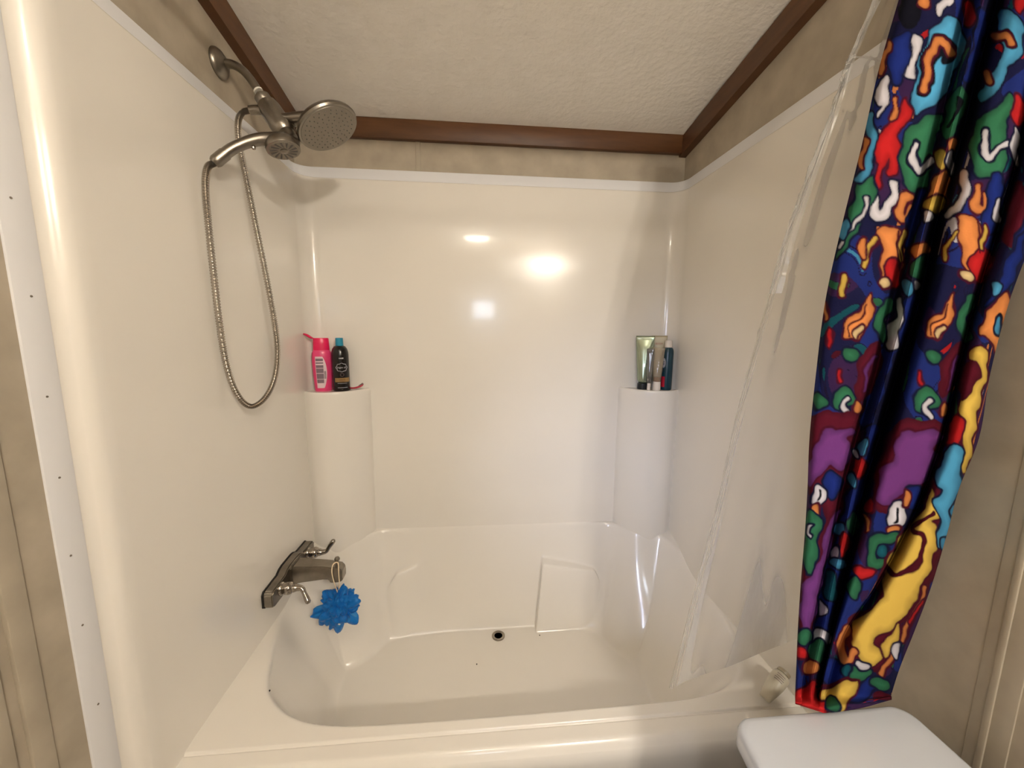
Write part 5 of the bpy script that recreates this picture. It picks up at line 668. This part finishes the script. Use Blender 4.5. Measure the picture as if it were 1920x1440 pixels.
def paint(mot):
    kind, colk = mot[0], mot[1]
    if kind == 'p': pts = spline(mot[2]); hw = 0.0
    else: hw = mot[2]; pts = catmull(mot[3], 8 * len(mot[3]))
    out = .42 if colk not in 'KM' else .0
    lo = pts.min(0) - hw - .9; hi = pts.max(0) + hw + .9
    sel = np.nonzero((U > lo[0]) & (U < hi[0]) & (V > lo[1]) & (V < hi[1]))
    if not len(sel[0]): return
    u, v = U[sel], V[sel]; d = np.full(len(u), 99.0)
    m_ = len(pts) if kind == 'p' else len(pts) - 1
    inside = np.zeros(len(u), bool)
    for i in range(m_):
        a, b = pts[i], pts[(i + 1) % len(pts)]
        d = np.minimum(d, segdist(u, v, a, b))
        if kind == 'p' and abs(b[1] - a[1]) > 1e-9:
            inside ^= ((a[1] > v) != (b[1] > v)) & (u < (b[0] - a[0]) * (v - a[1]) / (b[1] - a[1]) + a[0])
    sd = np.where(inside, -d, d) if kind == 'p' else d - hw
    edge = np.array(srgb(58, 8, 26)) if colk in 'YORVC' else np.array(srgb(12, 14, 40))
    base = img[sel]
    if out:
        k = np.clip((out - sd) / .22 + .5, 0, 1)[:, None]; base = base * (1 - k) + edge * k
    cc = PAL[colk] * (.55 + .38 * np.clip(-sd / 1.3, 0, 1))[:, None]
    k = np.clip(-sd / .22 + .5, 0, 1)[:, None]
    img[sel] = base * (1 - k) + cc * k
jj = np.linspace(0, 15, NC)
fold_shade = (jj > 5.75) & (jj < 7.8)
img[:, fold_shade] = np.array(srgb(15, 15, 42))  # shade of the deep fold put into the cloth colour as dark navy
for mot in PRINT: paint(mot)
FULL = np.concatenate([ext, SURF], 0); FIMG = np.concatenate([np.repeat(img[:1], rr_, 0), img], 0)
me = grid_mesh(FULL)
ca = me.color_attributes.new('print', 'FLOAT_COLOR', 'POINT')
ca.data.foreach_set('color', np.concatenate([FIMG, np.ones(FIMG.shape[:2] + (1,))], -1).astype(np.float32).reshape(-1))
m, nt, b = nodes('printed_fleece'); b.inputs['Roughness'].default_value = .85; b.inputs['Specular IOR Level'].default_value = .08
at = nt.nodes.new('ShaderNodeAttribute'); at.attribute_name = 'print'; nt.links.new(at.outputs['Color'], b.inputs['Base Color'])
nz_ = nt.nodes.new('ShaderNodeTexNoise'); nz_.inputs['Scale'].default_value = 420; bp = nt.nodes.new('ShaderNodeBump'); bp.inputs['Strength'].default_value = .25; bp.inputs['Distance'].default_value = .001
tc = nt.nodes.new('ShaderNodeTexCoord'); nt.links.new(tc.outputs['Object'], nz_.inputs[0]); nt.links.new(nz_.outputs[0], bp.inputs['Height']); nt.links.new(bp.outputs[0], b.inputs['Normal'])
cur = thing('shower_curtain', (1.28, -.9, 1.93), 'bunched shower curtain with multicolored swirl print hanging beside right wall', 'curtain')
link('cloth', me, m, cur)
for k in range(5):
    x = 1.235 + .024 * k
    ring = [(x, -.862 + .019 * math.cos(a), 1.951 + .0225 * math.sin(a)) for a in np.linspace(0, 2 * PI, 24)]
    link('curtain_ring', tube(ring, .0015, 8, cap=False), CHROME, cur)

# ------------------------------------------------------------------ clear liner hanging inside the tub
NRL, NCL = 420, 130
LS = table_surface(LINER, NRL, NCL)
uu = np.linspace(0, 1, NCL)[None, :]; vv = np.linspace(0, 1, NRL)[:, None]
edge_roll = np.exp(-((uu - .06) / .05) ** 2)
wr = .006 * edge_roll * np.sin(vv * 60 + 2.0 * np.sin(vv * 23)) + .008 * edge_roll * np.sin(uu * 70 + 5 * np.sin(vv * 9))
wr = wr + .0030 * np.sin(uu * 11 + 2.2 * np.sin(vv * 4.0)) * (0.4 + .6 * vv) + .0007 * np.sin(uu * 24 - vv * 11 + 3 * np.sin(vv * 7))
for (v0, amp) in ((.155, .006), (.33, .005), (.52, .004), (.605, .004)):
    wr = wr + amp * np.exp(-((vv - v0 - .02 * uu) / .006) ** 2) * np.exp(-uu * 2.2)
LS[..., 1] += wr * .8; LS[..., 0] = np.minimum(LS[..., 0] + wr * .45, 1.366)
dd = LS[:, :, 0] - LS[:, :1, 0]
bw = np.interp(np.linspace(0, 1, NRL), [0, .15, .3, .5, .7, 1], [.026, .030, .024, .018, .012, .006])[:, None]
LS[..., 1] += -.30 * np.clip(dd, 0, bw) * np.exp(-(np.maximum(0, dd - bw) / .022) ** 2)
e0, e1 = LS[:, 0], LS[:, 1]
vq = np.linspace(0, 1, NRL)
rad = np.interp(vq, [0, .1, .15, .17, .24, .33, .345, .45, .6, .75, 1], [.012, .013, .006, .012, .010, .005, .009, .007, .004, .003, .002]) * (1 + .15 * np.sin(vq * 90))
rad = rad * .45
roll = []
for k in range(30):
    th = 2.6 * PI * (1 - k / 30); r_ = rad * (.55 + .45 * k / 30)
    roll.append(np.stack([e0[:, 0] - r_ * np.sin(th) * .8, e0[:, 1] - r_ * (1 - np.cos(th)), e0[:, 2]], -1))
LS = np.concatenate([np.stack(roll, 1), LS], 1)
m, nt, b = nodes('liner_film')
b.inputs['Base Color'].default_value = (.80, .77, .72, 1); b.inputs['Roughness'].default_value = .2; b.inputs['Coat Weight'].default_value = .6; b.inputs['Coat Roughness'].default_value = .1
b.inputs['Specular IOR Level'].default_value = .6
tr = nt.nodes.new('ShaderNodeBsdfTransparent'); tr.inputs[0].default_value = (.97, .965, .955, 1)
mx = nt.nodes.new('ShaderNodeMixShader'); mx.inputs[0].default_value = .20
nz2 = nt.nodes.new('ShaderNodeTexNoise'); nz2.inputs['Scale'].default_value = 55; nz2.inputs['Detail'].default_value = 2
tc2 = nt.nodes.new('ShaderNodeTexCoord'); mp2 = nt.nodes.new('ShaderNodeMapping'); mp2.inputs['Scale'].default_value = (1, 1, .35)
bp2 = nt.nodes.new('ShaderNodeBump'); bp2.inputs['Strength'].default_value = .55; bp2.inputs['Distance'].default_value = .006
nt.links.new(tc2.outputs['Object'], mp2.inputs[0]); nt.links.new(mp2.outputs[0], nz2.inputs[0]); nt.links.new(nz2.outputs[0], bp2.inputs['Height'])
nt.links.new(bp2.outputs[0], b.inputs['Normal'])
lw = nt.nodes.new('ShaderNodeLayerWeight'); lw.inputs[0].default_value = .22
mr = nt.nodes.new('ShaderNodeMapRange'); mr.inputs[3].default_value = .012; mr.inputs[4].default_value = .55
gl = nt.nodes.new('ShaderNodeBsdfGlossy'); gl.inputs['Roughness'].default_value = .12; gl.inputs[0].default_value = (.9, .9, .9, 1)
m3 = nt.nodes.new('ShaderNodeMixShader')
nt.links.new(lw.outputs['Fresnel'], mr.inputs[0]); nt.links.new(tr.outputs[0], mx.inputs[1]); nt.links.new(b.outputs[0], mx.inputs[2])
nt.links.new(mr.outputs[0], mx.inputs[0]); nt.links.new(mx.outputs[0], nt.nodes['Material Output'].inputs['Surface'])
rollm = m.copy(); rollm.name = 'liner_hem_highlight'
n2 = rollm.node_tree.nodes
for q in n2:
    if q.type == 'MAP_RANGE': q.inputs[3].default_value = .30; q.inputs[4].default_value = .80
    if q.type == 'BSDF_PRINCIPLED': q.inputs['Roughness'].default_value = .24; q.inputs['Coat Weight'].default_value = 1.0; q.inputs['Coat Roughness'].default_value = .16; q.inputs['Specular IOR Level'].default_value = 1.0; q.inputs['Base Color'].default_value = (.93, .92, .90, 1)
rn1 = np.random.default_rng(8).normal(0, 1, (70, 12))
kk = np.stack([np.interp(np.linspace(0, 69, NRL), np.arange(70), rn1[:, j]) for j in range(12)], 1)
kk = np.stack([np.interp(np.linspace(0, 11, 44), np.arange(12), kk[i]) for i in range(NRL)])
amp = np.interp(vq, [0, .1, .16, .3, .5, .7, 1], [.0032, .0036, .0020, .0028, .0020, .0012, .0006])[:, None]
LS[:, :44, 0] += kk * amp * np.linspace(1, 0, 44)[None]; LS[:, :44, 1] += np.roll(kk, 3, 1) * amp * np.linspace(1, 0, 44)[None]
lme = grid_mesh(LS); lme.materials.append(m); lme.materials.append(rollm)
mi = np.zeros((NRL - 1, LS.shape[1] - 1), np.int32); mi[:235, :60] = 1  # upper hem only: whiter, denser film paints in the bright edge highlight
lme.polygons.foreach_set('material_index', mi.reshape(-1))
tag(link('shower_liner', lme), 'clear plastic shower liner hanging inside the tub beside the curtain', 'liner')

# ------------------------------------------------------------------ toilet
to = thing('toilet', (1.17, -1.18, 0.0), 'white toilet with the curtain hem resting on its tank lid', 'toilet')
def lid_outline(x0, x1, y0, y1, r, bulge):
    pts = []
    for (cx, cy, a0) in ((x1 - r, y1 - r, 0), (x0 + r, y1 - r, PI / 2), (x0 + r, y0 + r, PI), (x1 - r, y0 + r, 1.5 * PI)):
        for k in range(9): a = a0 + PI / 2 * k / 8; pts.append((cx + r * math.cos(a), cy + r * math.sin(a)))
    out = []
    for i in range(len(pts)):
        a, b = pts[i], pts[(i + 1) % len(pts)]; n = 8 if math.dist(a, b) > .1 else 1
        for k in range(n): out.append((a[0] + (b[0] - a[0]) * k / n, a[1] + (b[1] - a[1]) * k / n))
    ym = (y0 + y1) / 2
    return [(x - bulge * (1 - ((y - ym) / ((y1 - y0) / 2)) ** 2) * (1 if x < (x0 + x1) / 2 else 0), y) for x, y in out]
def stack(outl, levels):
    o = np.array(outl); cen = o.mean(0); P = []
    for z, inset in levels:
        d = o - cen; l = np.linalg.norm(d, axis=1)[:, None]; q = o - d / l * inset if inset < .3 else np.repeat(cen[None], len(o), 0) + d * 1e-3
        P.append(np.column_stack([q, np.full(len(q), z)]))
    return grid_mesh(np.array(P), True)
lo_ = lid_outline(1.018, 1.322, -1.415, -.958, .026, .020)
link('tank_lid', stack(lo_, [(.636, 1), (.636, .012), (.637, .003), (.642, 0), (.661, 0), (.668, .0025), (.6715, .007), (.673, .014), (.674, .05), (.6745, .12), (.6745, 1)]), CERAMIC, to)
tk = lid_outline(1.032, 1.312, -1.405, -.968, .03, .018)
link('tank', stack(tk, [(.34, 1), (.34, .035), (.36, .022), (.5, .010), (.636, 0), (.6365, 1)]), CERAMIC, to)
hb = link('flush_lever', tube(catmull([(1.012, -1.36, .60), (.998, -1.36, .60), (.994, -1.345, .598), (.994, -1.29, .592)], 14), [.009] * 4 + [.006] * 10, 12), CHROME, to)
by = -1.187
bp_ = []
for z, cx, rx, ry in ((0, .82, .24, .11), (.06, .83, .22, .10), (.18, .80, .20, .115), (.30, .77, .25, .17), (.38, .765, .27, .185), (.40, .765, .272, .187), (.402, .765, .22, .14), (.36, .765, .20, .125), (.25, .78, .10, .07), (.24, .78, .001, .001)):
    bp_.append([(cx + rx * math.cos(a), by + ry * math.sin(a), z) for a in np.linspace(0, 2 * PI, 40, endpoint=False)])
link('bowl', grid_mesh(np.array(bp_), True), CERAMIC, to)
sp_ = []
for z, k in ((.404, .98), (.404, 1.0), (.416, 1.01), (.430, .99), (.433, .9), (.433, .001)): sp_.append([(.765 + .275 * k * math.cos(a), by + .19 * k * math.sin(a), z) for a in np.linspace(0, 2 * PI, 40, endpoint=False)])
link('seat_lid', grid_mesh(np.array(sp_), True), CERAMIC, to)
link('pedestal_back', box((.95, by - .10, 0), (1.28, by + .10, .345), .02), CERAMIC, to)

# ------------------------------------------------------------------ things behind the camera that light the room and mirror in the tub walls
vl = thing('vanity_light', (1.22, YF + .10, 1.99), 'vanity light bar with two warm bulbs on the cabinet behind', 'lamp')
link('back_plate', box((1.08, YF + .10, 1.95), (1.366, YF + .12, 2.03), .004), CHROME, vl)
BULB = emit('warm_bulb', (1.0, .915, .785), LAMP_BULB)
for x in (1.235, 1.33):
    sk = link('socket', lathe([(.025, 0), (.022, .03), (.016, .035)], (x, YF + .12, 1.99), (0, 1, 0), 20), CHROME, vl)
    link('bulb', lathe([(.012, .03), (.020, .045), (.030, .065), (.033, .082), (.028, .10), (.015, .112)], (x, YF + .12, 1.99), (0, 1, 0), 20), BULB, sk)
uc = thing('wall_cabinet', (1.08, YF, 1.8), 'white wall cabinet carrying the vanity light behind', 'cabinet')
link('body', box((.80, YF, 1.795), (1.376, YF + .10, 2.16), .004), STRIP, uc)
mc = thing('mirror_cabinet', (1.28, YF, 1.3), 'narrow mirror cabinet under the white wall cabinet behind', 'cabinet')
link('body', box((1.19, YF, 1.30), (1.376, YF + .09, 1.69), .004), STRIP, mc)
link('mirror', box((1.20, YF + .09, 1.31), (1.37, YF + .094, 1.68), .001), mat('mirror', (.9, .9, .9), .02, 1.0), mc)
cl = thing('ceiling_light', (.60, -1.98, ceil_z(-1.98)), 'round frosted flush ceiling light over the room behind', 'lamp')
nrm_ = Vector((0, -.178, -1)).normalized()
link('pan', lathe([(.11, 0), (.11, .02), (.10, .025)], (.60, -1.98, ceil_z(-1.98)), nrm_, 32), CHROME, cl)
link('glass_shade', lathe([(.10, .022), (.105, .05), (.09, .08), (.05, .10)], (.60, -1.98, ceil_z(-1.98)), nrm_, 32), emit('frosted_shade', (1.0, .90, .755), LAMP_DOME), cl)
